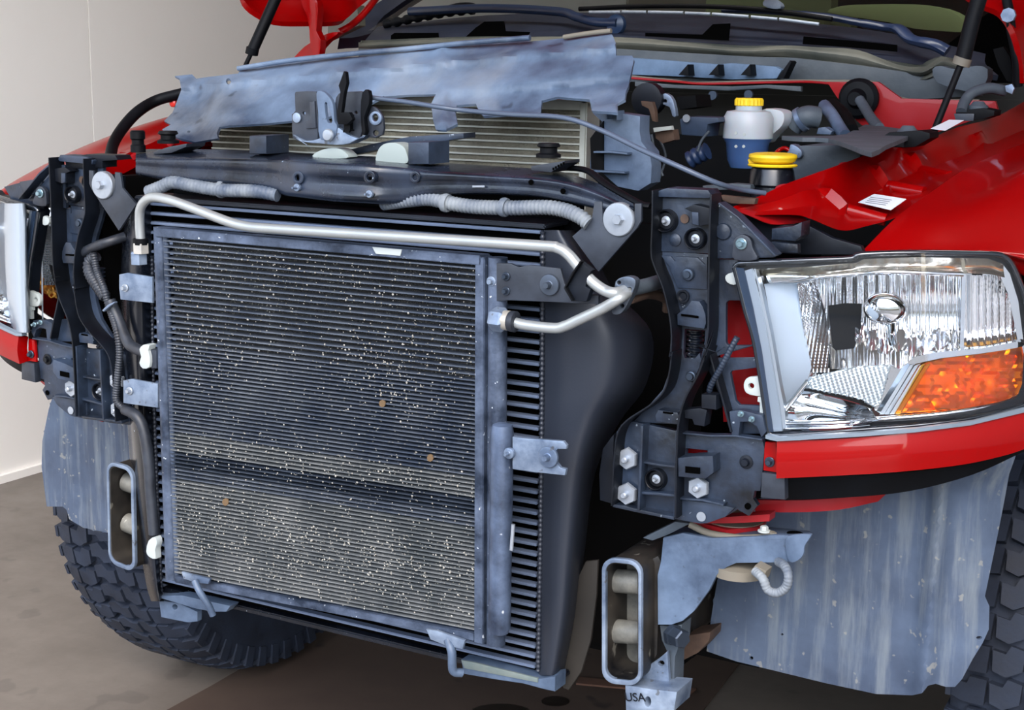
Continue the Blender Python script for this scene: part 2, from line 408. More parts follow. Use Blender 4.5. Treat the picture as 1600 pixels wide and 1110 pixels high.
# ---- condenser -------------------------------------------------------------
YC = -.060
tl, tr, br_, bl = (243, 358), (752, 402), (750, 1000), (262, 905)
def cpt(u, v):      # u across 0..1, v down 0..1
    q = [P(*c, YC) for c in (tl, tr, br_, bl)]
    return (q[0]*(1-u)+q[1]*u)*(1-v)+(q[3]*(1-u)+q[2]*u)*v
def slab(name, quad, d0, d1, m, parent, bev=0):
    """quad of 4 points on the condenser plane, from y offset d0 to d1"""
    bm = bmesh.new(); a = [bm.verts.new(p+Vector((0, d0, 0))) for p in quad]; b = [bm.verts.new(p+Vector((0, d1, 0))) for p in quad]
    bm.faces.new(a); bm.faces.new(b[::-1])
    for i in range(4): bm.faces.new((a[i], a[(i+1) % 4], b[(i+1) % 4], b[i]))
    if bev: bmesh.ops.bevel(bm, geom=bm.edges[:], offset=bev, segments=2, affect='EDGES')
    return fin(name, bm, m, parent)
cond = empty('condenser', parent=T)
FINM = bpy.data.materials.new('condenser_fins'); FINM.use_nodes = True
def fin_mat(m):
    n = m.node_tree.nodes; l = m.node_tree.links; b = n['Principled BSDF']; b.inputs['Roughness'].default_value = .6
    g = n.new('ShaderNodeNewGeometry'); 
    w = n.new('ShaderNodeTexWave'); w.inputs['Scale'].default_value = 130; w.inputs['Distortion'].default_value = 1.5; w.inputs['Detail Scale'].default_value = 3; l.new(g.outputs['Position'], w.inputs['Vector'])
    t = n.new('ShaderNodeTexNoise'); t.inputs['Scale'].default_value = 6; t.inputs['Detail'].default_value = 9; t.inputs['Roughness'].default_value = .7; l.new(g.outputs['Position'], t.inputs['Vector'])
    t2 = n.new('ShaderNodeTexNoise'); t2.inputs['Scale'].default_value = 240; t2.inputs['Detail'].default_value = 2; l.new(g.outputs['Position'], t2.inputs['Vector'])
    m1 = n.new('ShaderNodeMapRange'); m1.inputs[1].default_value = .48; m1.inputs[2].default_value = .66; l.new(t.outputs[0], m1.inputs[0])
    # dirt caught in the lower third and in patches higher up
    sp = n.new('ShaderNodeSeparateXYZ'); l.new(g.outputs['Position'], sp.inputs[0])
    low = n.new('ShaderNodeMapRange'); low.inputs[1].default_value = .80; low.inputs[2].default_value = .66; l.new(sp.outputs[2], low.inputs[0])
    ad = n.new('ShaderNodeMath'); ad.operation = 'MAXIMUM'; l.new(m1.outputs[0], ad.inputs[0])
    lm = n.new('ShaderNodeMath'); lm.operation = 'MULTIPLY'; lm.inputs[1].default_value = .75; l.new(low.outputs[0], lm.inputs[0]); l.new(lm.outputs[0], ad.inputs[1])
    x1 = n.new('ShaderNodeMixRGB'); x1.inputs[1].default_value = lin('#040507'); x1.inputs[2].default_value = lin('#262624'); l.new(ad.outputs[0], x1.inputs[0])
    r2 = n.new('ShaderNodeMapRange'); r2.inputs[1].default_value = .6; r2.inputs[2].default_value = .66; l.new(t2.outputs[0], r2.inputs[0])
    mu = n.new('ShaderNodeMath'); mu.operation = 'MULTIPLY'; l.new(r2.outputs[0], mu.inputs[0]); l.new(ad.outputs[0], mu.inputs[1])
    x2 = n.new('ShaderNodeMixRGB'); l.new(mu.outputs[0], x2.inputs[0]); l.new(x1.outputs[0], x2.inputs[1]); x2.inputs[2].default_value = lin('#8E8C82')
    l.new(x2.outputs[0], b.inputs['Base Color'])
    bp = n.new('ShaderNodeBump'); bp.inputs['Strength'].default_value = .6; bp.inputs['Distance'].default_value = .002; l.new(w.outputs[0], bp.inputs['Height']); l.new(bp.outputs[0], b.inputs['Normal'])
fin_mat(FINM)
u0, u1 = .035, .985
slab('fin_pack', [cpt(u0, .02), cpt(u1, .02), cpt(u1, .985), cpt(u0, .985)], .014, .018, FINM, cond)
vs = []
v = .03
while v < .985:
    vs.append(v); v += .0158 if v < .31 else .0112
for v in vs:
    hv = .0018 if v < .31 else .0016
    q = [cpt(u0-.01, v-hv), cpt(u1+.005, v-hv), cpt(u1+.005, v+hv), cpt(u0-.01, v+hv)]
    slab('tube', q, 0, .018, CTUBE2 if (v > .70 or .565 < v < .625) else (CTUBE3 if .625 <= v < .665 else CTUBE), cond)
slab('top_plate', [cpt(.0, -.004), cpt(1.0, -.004), cpt(1.0, .020), cpt(.0, .020)], -.003, .022, CTANK, cond, .001)
slab('bottom_plate', [cpt(.03, .985), cpt(.985, .985), cpt(.985, 1.005), cpt(.03, 1.005)], -.003, .022, CTANK, cond, .001)
def vtank(name, ua, ub, va, vb, y, m, r):
    return tube(name, [cpt((ua+ub)/2, va)+Vector((0, y, 0)), cpt((ua+ub)/2, vb)+Vector((0, y, 0))], r, m, cond, seg=16)
vtank('header_tank', -.012, .012, -.004, 1.004, .010, CTANK, .010)
vtank('header_tank', .018, .034, .0, 1.0, .006, CTANK, .0045)
vtank('header_tank', 1.012, 1.055, .0, 1.012, .010, CTANK, .0125)
slab('tank_flange', [cpt(.985, .0), cpt(1.01, .0), cpt(1.01, 1.01), cpt(.985, 1.01)], -.002, .02, CTANK, cond, .001)
slab('white_label', [cpt(.70, -.003), cpt(.785, -.003), cpt(.78, .013), cpt(.71, .013)], -.0045, -.0025, WHT, cond)
# receiver drier bottle
a, b = P(785, 662, -.075), P(780, 992, -.075)
lathe('receiver_drier', b, [(.006, 0), (.012, .003), (.0145, .01), (.0145, .03), (.0152, .034), (.0145, .038), (.0145, (a-b).length-.012), (.0125, (a-b).length-.002), (.008, (a-b).length)], mat('scuffed_drier', '#0C1424', .32, metal=.3, dust=('#6A7C9A', .75, 12), spots=('#E4EAF0', .95, 45, .68)), cond, axis=(a-b))
# brackets of the condenser
lb1 = sheet('mounting_bracket', cr(*B1, [(22, 700), (70, 690), (215, 715), (215, 865), (30, 845), (22, 780)]), -.052, ZINC, cond, t=.004)
bolt('bolt', 196, 450, -.053, 6, BOLT, lb1)
lb2 = sheet('mounting_bracket', cr(*A7, [(890, 715), (950, 705), (1140, 740), (1140, 915), (890, 880)]), -.052, ZINC, cond, t=.004)
bolt('bolt', 203, 611, -.053, 6, BOLT, lb2)
rb = sheet('mounting_bracket', cr(*B2, [(690, 548), (760, 550), (800, 568), (860, 558), (1010, 575), (1030, 650), (1060, 690), (1200, 710), (1200, 755), (1000, 745), (760, 735), (690, 738)]), -.062, PLATE, cond, t=.004)
bolt('bolt', 791, 432, -.0625, 7, BOLTD, rb); bolt('bolt', 791, 455, -.0625, 7, BOLTD, rb)
bolt('washer_bolt', 860, 445, -.0625, 17, mat('bolt_blue', '#49525F', .4, metal=.6), rb, kind='washer')
bolt('bolt', 915, 463, -.0625, 9, BOLTD, rb)
for yy in (440, ): bolt('bolt', 768, yy, -.086, 8, ZINC, rb)
rb2 = sheet('drier_bracket', cr(*B8, [(262, 180), (300, 185), (435, 195), (447, 210), (445, 222), (415, 222), (405, 240), (410, 265), (425, 285), (445, 290), (440, 312), (330, 300), (262, 290)]), -.088, ZINC, cond, t=.005)
bolt('washer_bolt', 858, 714, -.089, 17, ZINC, rb2, kind='washer'); bolt('rivet', 797, 708, -.089, 9, ZINC, rb2, kind='washer')
tube('drier_clip', [P(802, 820, -.09), P(799, 860, -.09)], .0025, BOLT, cond)
hk = tube('hook_bracket', [P(700, 1000, -.07), P(706, 1020, -.075), P(708, 1048, -.07), P(722, 1052, -.06)], .006, MOUNT, cond)
sheet('hook_plate', cr(*C4, [(262, 415), (330, 425), (505, 485), (490, 540), (380, 515), (290, 480)]), -.074, ZINC, cond, t=.004)
sheet('hook_plate', cr(*C1, [(850, 462), (985, 495), (975, 520), (925, 515), (860, 495)]), -.074, ZINC, cond, t=.004)
tube('hook_bracket', [P(304, 908, -.078), P(312, 925, -.08), P(325, 945, -.075), P(333, 962, -.07)], .005, MOUNT, cond)
# dirt and grit caught on the core
bm = bmesh.new()
def blob(c, r):
    vs_ = [bm.verts.new(c+Vector(d)*r*random.uniform(.6, 1.3)) for d in ((1, 0, 0), (-1, 0, 0), (0, -.6, 0), (0, .4, 0), (0, 0, 1), (0, 0, -1))]
    for f_ in ((0, 2, 4), (2, 1, 4), (0, 5, 2), (2, 5, 1), (0, 4, 3), (4, 1, 3), (5, 0, 3), (1, 5, 3)): bm.faces.new([vs_[i] for i in f_])
n_ = 0
while n_ < 3400:
    u, v = random.uniform(.04, .98), random.uniform(.03, .98)
    w = .05
    w += .5*math.exp(-((u-.2)/.13)**2-((v-.33)/.09)**2)+.5*math.exp(-((u-.75)/.18)**2-((v-.32)/.13)**2)
    w += .45*math.exp(-((v-.60)/.05)**2)+.75*math.exp(-((v-.84)/.11)**2)+.2*math.exp(-((v-.08)/.08)**2)
    if random.random() < w:
        blob(cpt(u, v)+Vector((0, -.0005, 0)), random.choice((.0005, .0006, .0007, .0008, .0009, .0011, .0016))); n_ += 1
d_ = fin('grit', bm, mat('pale_grit', '#A9A8A0', .7, dust=('#665C50', .8, 200)), cond); d_['kind'] = 'stuff'
for q in ((597, 631), (672, 716), (352, 785)):
    bolt_ = sheet('dead_insect', ell(q[0], q[1], 5, 6, 8), YC-.001, mat('insect_brown', '#5E4A32', .8), cond, t=.002, bev=0)

# ---- intercooler -----------------------------------------------------------
ic = empty('intercooler', parent=T)
Y0 = .0
xl, xr = P(232, 600, Y0).x, P(845, 600, Y0).x
ztop = P(848, 352, Y0).z; zbot = P(840, 1056, Y0).z
box('core', (xl, .010, zbot), (xr, .055, ztop-.004), COREB, ic, bev=0)
nb = 42
for i in range(nb):
    z = ztop-.004-(ztop-zbot-.006)*(i+.35)/nb
    box('charge_tube', (xl, -.002, z-.0021), (xr-.002, .05, z+.0021), ICT, ic, bev=.001)
box('top_plate', (xl-.01, -.006, ztop-.004), (xr+.006, .06, ztop+.002), SATIN, ic)
tube('weld_bead', [P(848, 362, -.002), P(846, 700, -.002), P(841, 1048, -.002)], .0038, SATIN, ic, corr=.3, pitch=.0065, seg=8)
tube('weld_bead', [P(238, 400, -.002), P(240, 600, -.002), P(252, 925, -.002)], .0035, SATIN, ic, corr=.3, pitch=.0065, seg=8)
# right end tank : rows from weld edge outwards and back
rows = []
for y, xs in ((360, (850, 868, 880, 892, 905)), (400, (850, 880, 903, 915, 930)), (455, (850, 890, 925, 945, 960)), (520, (850, 900, 950, 990, 1018)), (600, (850, 900, 950, 985, 1010)), (660, (848, 890, 925, 950, 968)), (740, (846, 880, 905, 920, 930)), (850, (844, 873, 894, 908, 915)), (960, (843, 868, 885, 897, 902)), (1040, (842, 860, 872, 882, 888)), (1056, (842, 858, 868, 878, 884))):
    rows.append([P(x, y, Y) for x, Y in zip(xs, (.0, -.008, .002, .04, .10))])
et = patch('end_tank', rows, SATIN, ic, sub=5, t=.004)
rows = []
for y, xs in ((310, (236, 222, 208, 200)), (400, (238, 218, 200, 190)), (520, (240, 220, 200, 188)), (620, (242, 225, 208, 196)), (640, (242, 222, 206, 198)), (760, (246, 232, 216, 206)), (900, (252, 244, 234, 226)), (940, (256, 250, 243, 236))):
    rows.append([P(x, y, Y) for x, Y in zip(xs, (.0, -.022, -.016, .02))])
patch('end_tank', rows, BLK, ic, sub=5, t=.004)
# hanging side shield of the radiator, behind
sheet('rubber_flap', [(880, 1076), (868, 1040), (885, 940), (915, 878), (934, 876), (932, 930), (923, 1000), (908, 1050), (888, 1079)], .05, mat('brown_rubber', '#1B1917', .7, dust=('#37332E', .5, 10)), ic, t=.004)
ls = sheet('lower_support', cr(*C4, [(480, 605), (560, 620), (975, 725), (1070, 710), (1068, 805), (1000, 790), (870, 755), (700, 730), (500, 695)]), -.012, MOUNT, T, t=.03)
sheet('support_strip', cr(*C4, [(480, 608), (560, 622), (960, 722), (960, 750), (500, 660)]), -.014, AGED, ls, t=.003)
ls2 = sheet('lower_support', cr(*C1, [(725, 578), (850, 572), (1080, 622), (1060, 650), (1000, 650), (920, 636), (800, 600)]), -.012, MOUNT, T, t=.02)
sheet('support_foot', cr(*C1, [(745, 595), (840, 610), (925, 650), (925, 695), (880, 700), (755, 675)]), .0, MOUNT, ls2, t=.01, holes=[ell(273, 949, 4)])
box('lower_rail', (P(256, 930, .01).x, .004, zbot-.012), (P(870, 1060, .01).x, .05, zbot-.004), BLK, T)

box('dark_gap_filler', (xl, .066, ztop-.03), (xr+.02, .076, ztop+.045), RUBD, T)  # black filler added to darken the gap under the crossmember
# ---- air conditioning line ---------------------------------------------------
ac = empty('refrigerant_line', parent=T)
YL = -.075
def pl(pts, Y=YL): return [P(a, b, Y) for a, b in pts]
tube('upper_pipe', [P(221, 392, -.06), P(218, 345, -.062), P(221, 322, -.066), P(236, 309, -.07)]+pl([(262, 312), (300, 325), (352, 345), (385, 354), (430, 358), (620, 370), (840, 384), (872, 388), (889, 399), (905, 418), (925, 440), (945, 454), (962, 458)])+[P(980, 452, -.05)], .0068, ALU, ac, seg=14)
tube('lower_pipe', pl([(798, 502), (820, 508), (865, 513), (882, 510), (900, 502), (942, 482), (968, 466)])+[P(985, 455, -.05)], .0066, ALU, ac, seg=14)
lathe('pipe_collar', P(220, 378, -.06), [(.011, -.004), (.0115, .004), (.010, .005)], RUBD, ac, axis=(0, 0, 1))
lathe('fitting_nut', P(220, 386, -.06), [(.012, -.009), (.012, .005), (.0105, .007)], mat('fitting_alu', '#C2BDB2', .4, metal=.5, dust=('#8A8F98', .5, 60)), ac, axis=(0, 0, 1), hexes=6)
lathe('fitting_nut', P(217, 402, -.058), [(.0125, -.010), (.0125, .006), (.011, .008)], ZINC, ac, axis=(0, 0, 1), hexes=6)
ax = (P(800, 502, YL)-P(770, 498, YL))
lathe('fitting_nut', P(769, 498, YL), [(.013, 0), (.0155, .004), (.0155, .016), (.013, .019)], ZINC, ac, axis=ax, hexes=6)
lathe('fitting_nut', P(785, 500, YL), [(.0115, 0), (.0125, .002), (.0125, .010), (.0105, .012)], mat('fitting_alu2', '#B8B4AA', .4, metal=.5), ac, axis=ax, seg=18)
lathe('pipe_collar', P(797, 502, YL), [(.0125, 0), (.0130, .002), (.0130, .008), (.011, .009)], CONDB, ac, axis=ax)
sheet('pipe_flange', smo(cr(*B2, [(1285, 640), (1340, 615), (1385, 635), (1370, 700), (1330, 780), (1300, 805), (1265, 795), (1280, 720)]), 3), -.06, mat('flange_steel', '#4A525E', .35, metal=.7, dust=('#8894A2', .5, 40)), ac, t=.012, holes=[ell(967, 442, 3), ell(972, 478, 3), ell(984, 452, 3)])
tube('rear_pipe', [P(985, 452, -.04), P(1015, 445, .0), P(1040, 437, .05)], .009, ENGG, ac)
tube('rear_pipe', [P(985, 468, -.03), P(1015, 460, .02), P(1040, 468, .05), P(1042, 485, .06)], .006, BROWN, ac)
clamp = sheet('pipe_clamp', cr(*B2, [(1105, 540), (1165, 585), (1145, 620), (1135, 665), (1160, 680), (1140, 740), (1065, 740), (1025, 675), (1060, 620), (1090, 560)]), -.082, BRKTD, ac, t=.010)
rib('clamp_edge', cr(*B2, [(1110, 540), (1070, 600), (1032, 670), (1068, 738)]), -.088, RUBD, clamp, w=3, d=.008)

# ---- core support crossmember ------------------------------------------------
CX = (212, 250, 288, 350, 423, 445, 470, 520, 570, 600, 635, 665, 716, 780, 841, 888, 930, 966, 990)
TF = {212: 246, 250: 246, 288: 246, 350: 247, 423: 249, 445: 250, 470: 252, 520: 255, 570: 257, 600: 259, 635: 262, 665: 266, 716: 269, 780: 273, 841: 277, 888: 284, 930: 298, 966: 314, 990: 322}
BT = {212: 272, 250: 279, 288: 284, 350: 288, 423: 296, 445: 304, 470: 307, 520: 313, 570: 316, 600: 318, 635: 316, 665: 306, 716: 303, 780: 303, 841: 307, 888: 315, 930: 325, 966: 333, 990: 338}
def yf(x): return -.03-.022*math.exp(-((x-525)/75)**4)
rws = []
for x in CX:
    tf, bt = TF[x], BT[x]; Y = yf(x); h = bt-tf
    rws.append([P(x, tf-13, .06), P(x, tf-9, .03), P(x, tf-1, Y+.012), P(x, tf+3, Y), P(x, tf+h*.3, Y-.001), P(x, tf+h*.5, Y+.002+(.006 if 480 < x < 580 else 0)), P(x, tf+h*.85, Y+.001), P(x, bt, Y+.006), P(x, bt+1, Y+.02), P(x, bt-6, .03)])
cs = patch('core_support', rws, SUPP, T, sub=3, t=.002, ang=60)
for (x, y, r) in ((465, 278, 9), (577, 277, 9), (648, 277, 8)):
    sheet('stamped_boss', ell(x, y, r, r*1.15, 16), yf(x)-.004, SUPP, cs, t=.008, holes=[ell(x, y, r*.5, r*.6, 10)])
    lathe('hole', P(x, y, yf(x)+.002), [(.004, 0), (.004, .002)], COREB, cs, seg=12)
for (x, y) in ((466, 293), (579, 303)):
    bolt('stamped_pad', x, y, yf(x)-.001, 6, ZINC, cs, kind='washer')
for (x, y) in ((830, 285), (880, 299)): lathe('hole', P(x, y, -.032), [(.0035, 0), (.0035, .0012)], COREB, cs, seg=12)
sheet('slot_mark', rect(738, 290, 757, 293), -.033, BOLT, cs, t=.001, bev=0)
rad_strap = tube('seal_strap', [P(868, 262, .05), P(915, 266, .03), P(950, 290, .0), P(1000, 318, -.02), P(1016, 322, -.02)], .006, RUBD, T, flat=.6)
# items on top of the crossmember
def padbox(x0, y0, x1, y1, Y, t, m, name='rubber_block'): return sheet(name, rect(x0, y0, x1, y1), Y, m, T, t=t, bev=.003)
padbox(389, 212, 416, 241, -.0, .05, BRKT); padbox(637, 222, 670, 257, .0, .05, BRKT)
rb_ = sheet('radiator_mount', cr(*A3, [(850, 960), (1045, 930), (1045, 945), (965, 998), (850, 985)]), .0, PLATE, T, t=.04)
for k in range(5): sheet('slot', rect(863+k*4, 262-k*2.2, 865.5+k*4, 266-k*2.2), -.0012, COREB, rb_, t=.001, bev=0)
lathe('mount_cap', P(857, 246, .03), [(.016, 0), (.016, .004), (.011, .006), (.011, .012), (.015, .014), (.013, .018)], RUBD, rb_, axis=(0, 0, 1))
rb_ = sheet('radiator_mount', cr(*A1, [(880, 880), (970, 850), (1080, 830), (1075, 850), (990, 885), (890, 893)]), .0, PLATE, T, t=.04)
lathe('mount_cap', P(263, 224, .03), [(.016, 0), (.016, .004), (.011, .006), (.011, .012), (.015, .014), (.013, .018)], RUBD, rb_, axis=(0, 0, 1))
sheet('rubber_buffer', smo([(489, 246), (494, 238), (512, 232), (532, 233), (545, 246), (520, 248)], 3), .015, mat('buffer_rubber', '#8B9694', .5), T, t=.02)
sheet('rubber_buffer', smo([(588, 254), (589, 238), (598, 226), (615, 223), (630, 229), (636, 242), (636, 255), (610, 256)], 3), .012, mat('buffer_rubber2', '#8B9694', .5), T, t=.025)
lathe('rubber_stop', P(216, 238, .01), [(.011, 0), (.011, .01), (.009, .012), (.009, .018), (.011, .02), (.011, .03), (.009, .032)], RUBD, T, axis=(0, 0, 1))
pst = sheet('plastic_ledge', cr(*A3, [(-220, 870), (-60, 830), (150, 790), (460, 770), (460, 800), (300, 822), (100, 838), (-50, 870), (-200, 900)]), .05, BRKT, T, t=.03)
# wiring conduits below the crossmember
tube('wiring_conduit', [P(232, 300, -.03), P(252, 292, -.03), P(270, 285, -.03), P(300, 290, -.03), P(345, 297, -.03), P(400, 299, -.03), P(434, 305, -.025)], .0095, COND, T, corr=.08, pitch=.006, seg=12)
tube('wiring_conduit', [P(600, 318, -.012), P(640, 313, -.02), P(672, 311, -.022), P(700, 317, -.025), P(740, 323, -.025), P(800, 325, -.025), P(850, 324, -.025), P(880, 328, -.025), P(905, 338, -.03), P(920, 350, -.03)], .0095, COND, T, corr=.14, pitch=.0055, seg=12)
for x, y in ((697, 317), (788, 324), (346, 296)): lathe('conduit_tie', P(x, y, -.0255), [(.0115, -.004), (.0125, 0), (.0115, .004)], COND, T, axis=(1, 0, -.1), seg=16)

# ---- big washer brackets -----------------------------------------------------
wp = sheet('washer_bracket', cr(*B2, [(1180, 240), (1218, 240), (1222, 340), (1240, 385), (1290, 405), (1345, 395), (1380, 350), (1380, 250), (1415, 250), (1415, 335), (1395, 370), (1200, 592), (1185, 575), (1068, 415), (1165, 330)]), -.030, PLATE, T, t=.004)
sheet('backing_plate', cr(*B2, [(1220, 262), (1380, 262), (1380, 380), (1290, 400), (1222, 370)]), -.022, BRKTD, wp, t=.01)
lathe('washer', P(967, 343, -.031), [(.0205, -.006), (.0205, .0015), (.0195, .003), (.018, .0032)], BOLT, wp, seg=40)
lathe('bolt_head', P(967, 343, -.034), [(.0068, 0), (.0068, .005), (.0058, .007)], BOLT, wp, seg=6)
mirror(wp)

# ================================================================ headlamp panel bracket (right, then mirrored)
hb = empty('headlamp_panel', parent=T)
# upper plate with bolts
sheet('upper_plate', cr(*B3, [(150, 105), (240, 95), (490, 110), (500, 150), (490, 485), (160, 470)]), .0, BRKT, hb, t=.006, holes=[rrect(*cr(*B3, [(215, 108)])[0], *cr(*B3, [(318, 150)])[0], 3)])
sheet('top_lip', [(1022, 300), (1042, 294), (1106, 297), (1112, 306), (1108, 310), (1026, 308)], -.012, BRKT, hb, t=.03)
bolt('cup_bolt', 1042, 345, -.003, 18, BRKTD, hb, kind='cup'); bolt('cup_bolt', 1088, 373, -.003, 17, BRKTD, hb, kind='cup')
lathe('hole', P(1070, 342, -.001), [(.0055, 0), (.0055, .001)], BROWN, hb); lathe('push_pin', P(1055, 375, -.001), [(.0075, 0), (.0075, .001), (.004, .0025), (.0, .0025)], BRKT, hb)
sheet('clip_block', cr(*B3, [(340, 215), (400, 190), (465, 205), (500, 215), (495, 310), (430, 320), (385, 310), (385, 235)]), -.018, BRKTD, hb, t=.018)
sheet('clip_face', cr(*B3, [(385, 235), (425, 238), (428, 318), (388, 308)]), -.0195, BRKT, hb, t=.003)
# column
sheet('column', cr(*B3, [(160, 465), (485, 488), (482, 700), (480, 900), (478, 1000), (470, 1110)])+cr(*B4, [(640, 0), (600, 120), (520, 290), (495, 430), (240, 415), (330, 320), (400, 240), (440, 130), (460, 0)])+cr(*B3, [(300, 1000), (285, 850), (240, 690), (190, 560)]), .002, BRKT, hb, t=.006,
      holes=[cr(*B3, [(345, 935), (465, 945), (462, 1010), (440, 1110)])+cr(*B4, [(600, 40), (575, 70), (520, 70), (512, 40)])])
tube('coil_spring', [P(1087, 515, .03), P(1086, 545, .03), P(1082, 575, .03)], .011, BRKT, hb, corr=.3, pitch=.006)
sheet('gusset_tab', cr(*B3, [(200, 495), (260, 500), (285, 530), (290, 502), (420, 508), (465, 550), (470, 505), (478, 505), (478, 700), (300, 690), (250, 560)]), -.001, BRKT, hb, t=.004)
lathe('push_pin', P(1075, 429, -.003), [(.008, 0), (.007, .002), (.0045, .0025), (.004, .005)], BOLTD, hb)
lathe('push_pin', P(1068, 463, .0), [(.008, 0), (.008, .003), (.006, .003), (.004, .001)], BRKTD, hb)
lathe('push_pin', P(1080, 588, .0), [(.007, 0), (.006, .002), (.0045, .0025), (.004, .006)], BOLTD, hb)
cb = sheet('clip_block', cr(*B3, [(298, 848), (360, 800), (385, 765), (430, 770), (450, 800), (468, 850), (472, 900), (460, 935), (300, 912)]), -.014, BRKT, hb, t=.015)
sheet('slot', cr(*B3, [(322, 845), (425, 858), (425, 872), (322, 858)]), -.0155, COREB, cb, t=.001, bev=0)
# webs standing on the panel
rib('web', curve_px(cr(*B3, [(150, 105), (148, 300), (142, 480), (160, 560), (212, 690), (250, 850), (264, 980), (256, 1100)])+cr(*B4, [(447, 40), (435, 150), (405, 250), (330, 325), (205, 408), (155, 480), (137, 600), (122, 870)]), 4), -.028, BRKT, hb, w=2.6, d=.034)
rib('web', curve_px(cr(*B3, [(500, 130), (492, 330), (487, 560), (484, 760), (482, 940), (462, 1090)])+cr(*B4, [(640, 20), (590, 160), (520, 290), (485, 420), (476, 560), (470, 740), (468, 940)]), 4), -.026, BRKT, hb, w=3.2, d=.03)
# outer gusset and column behind the lamp
sheet('gusset', cr(*B3, [(505, 180), (548, 182), (650, 262), (880, 490), (878, 508), (505, 515)]), -.002, BRKT, hb, t=.006)
rib('gusset_edge', cr(*B3, [(545, 183), (655, 265), (885, 498)]), -.018, BRKT, hb, w=3.5, d=.02)
lathe('push_pin', P(1130, 362, -.004), [(.010, 0), (.009, .0015), (.003, .003), (.0, .003)], BRKT, hb)
sheet('lamp_mount', smo(cr(*B3, [(640, 400), (685, 370), (735, 395), (750, 450), (775, 520), (640, 520), (632, 450)]), 3), -.012, PLATE, hb, t=.006)
bolt('bolt', 1158.5, 381, -.013, 9, mat('bolt_teal', '#7F98A2', .3, metal=.7), hb)
sheet('outer_column', cr(*B3, [(508, 515), (640, 520), (720, 540), (760, 700), (800, 1110), (498, 1110)])+cr(*B4, [(900, 0), (980, 300), (985, 480), (780, 480), (700, 260), (650, 60)])+cr(*B3, [(495, 1100)]), .006, BRKT, hb, t=.006,
      holes=[rrect(1134, 470, 1176, 540, 6), cr(*B4, [(765, 150), (775, 138), (905, 122), (960, 200), (975, 330), (815, 322), (795, 300)])])
rib('web', cr(*B4, [(655, 50), (690, 180), (730, 320), (770, 470)]), -.012, BRKT, hb, w=3.5, d=.02)
# lower plate
low = cr(*B4, [(150, 470), (175, 430), (240, 412), (480, 465), (660, 490), (790, 488), (940, 508), (952, 560), (940, 700), (930, 790), (898, 790), (890, 830), (915, 868), (865, 925), (805, 890), (740, 930), (640, 965), (600, 967), (460, 942), (300, 915), (150, 882), (122, 865), (133, 600)])
lp = sheet('lower_plate', low, -.002, BRKT, hb, t=.008, holes=[cr(*B4, [(525, 558), (642, 570), (642, 597), (525, 590)])])
rib('rib', cr(*B4, [(288, 435), (280, 640), (268, 895)]), -.020, BRKT, lp, w=4, d=.02)
rib('rib', cr(*B4, [(478, 460), (472, 700), (466, 935)]), -.022, BRKT, lp, w=5, d=.022)
rib('rib', cr(*B4, [(285, 632), (380, 650), (470, 660)]), -.014, BRKT, lp, w=3.5, d=.015)
rib('rib', cr(*B4, [(275, 800), (370, 806), (470, 815)]), -.016, BRKT, lp, w=4, d=.016)
rib('rib', cr(*B4, [(480, 830), (620, 842), (730, 866)]), -.014, BRKT, lp, w=3.5, d=.014)
rib('rib', cr(*B4, [(485, 475), (660, 492), (790, 492), (940, 512)]), -.012, BRKT, lp, w=3, d=.012)
rib('rib', cr(*B4, [(130, 868), (300, 905), (462, 938)]), -.018, BRKT, lp, w=5, d=.018)
lp2 = sheet('lower_lip', cr(*B4, [(478, 835), (620, 850), (745, 872), (790, 882), (740, 930), (640, 965), (600, 967), (470, 942)]), -.008, BRKT, lp, t=.006)
for (x, y) in ((215, 610), (212, 801), (600, 766)):
    q = cr(*B4, [(x, y)])[0]; bolt('hex_nut', q[0], q[1], -.006, 17.5, BOLT, lp, kind='hexnut', label='pale hexagonal flange nut')
q = cr(*B4, [(370, 722)])[0]; bolt('cup_bolt', q[0], q[1], -.004, 17, BRKTD, lp, kind='cup')
kb = sheet('square_clip', cr(*B4, [(482, 612), (560, 602), (672, 600), (676, 690), (632, 724), (484, 712)]), -.024, BRKT, lp, t=.022)
sheet('slot', cr(*B4, [(522, 656), (602, 664), (602, 698), (522, 690)]), -.0255, COREB, kb, t=.001, bev=0)
q = cr(*B4, [(853, 632)])[0]; lathe('hole', P(q[0], q[1], -.003), [(.0085, 0), (.0085, .0008), (.005, .0015), (.004, .006)], BRKTD, lp)
for q in cr(*B4, [(610, 928)]): lathe('push_pin', P(q[0], q[1], -.009), [(.006, 0), (.006, .001), (.003, .001)], BOLT, lp)
for q in cr(*B4, [(862, 872)]): lathe('hole', P(q[0], q[1], -.0025), [(.004, 0), (.004, .001)], COREB, lp)
sheet('clip_block', cr(*B4, [(375, 350), (480, 365), (488, 380), (480, 430), (365, 412), (360, 380)]), -.016, BRKT, hb, t=.016)
sheet('slot', cr(*B4, [(402, 358), (455, 364), (455, 374), (402, 368)]), -.0175, COREB, hb, t=.001, bev=0)
sheet('side_skin', cr(*B4, [(75, 560), (135, 480), (128, 860), (60, 840), (55, 700)]), .02, BRKTD, hb, t=.01)
sheet('lamp_foot', cr(*B4, [(760, 360), (820, 350), (940, 380), (960, 470), (935, 500), (910, 440), (870, 415), (820, 415), (810, 500), (775, 495)]), -.010, BRKT, hb, t=.012)
for x, y in ((1158, 647), (1175, 655)): bolt('bolt', x, y, -.016, 5, mat('bolt_teal2', '#7F98A2', .3, metal=.7), hb)
hbm = mirror(hb)
for o_ in list(hbm.children):
    if o_.name.startswith('outer_column'): bpy.data.objects.remove(o_)
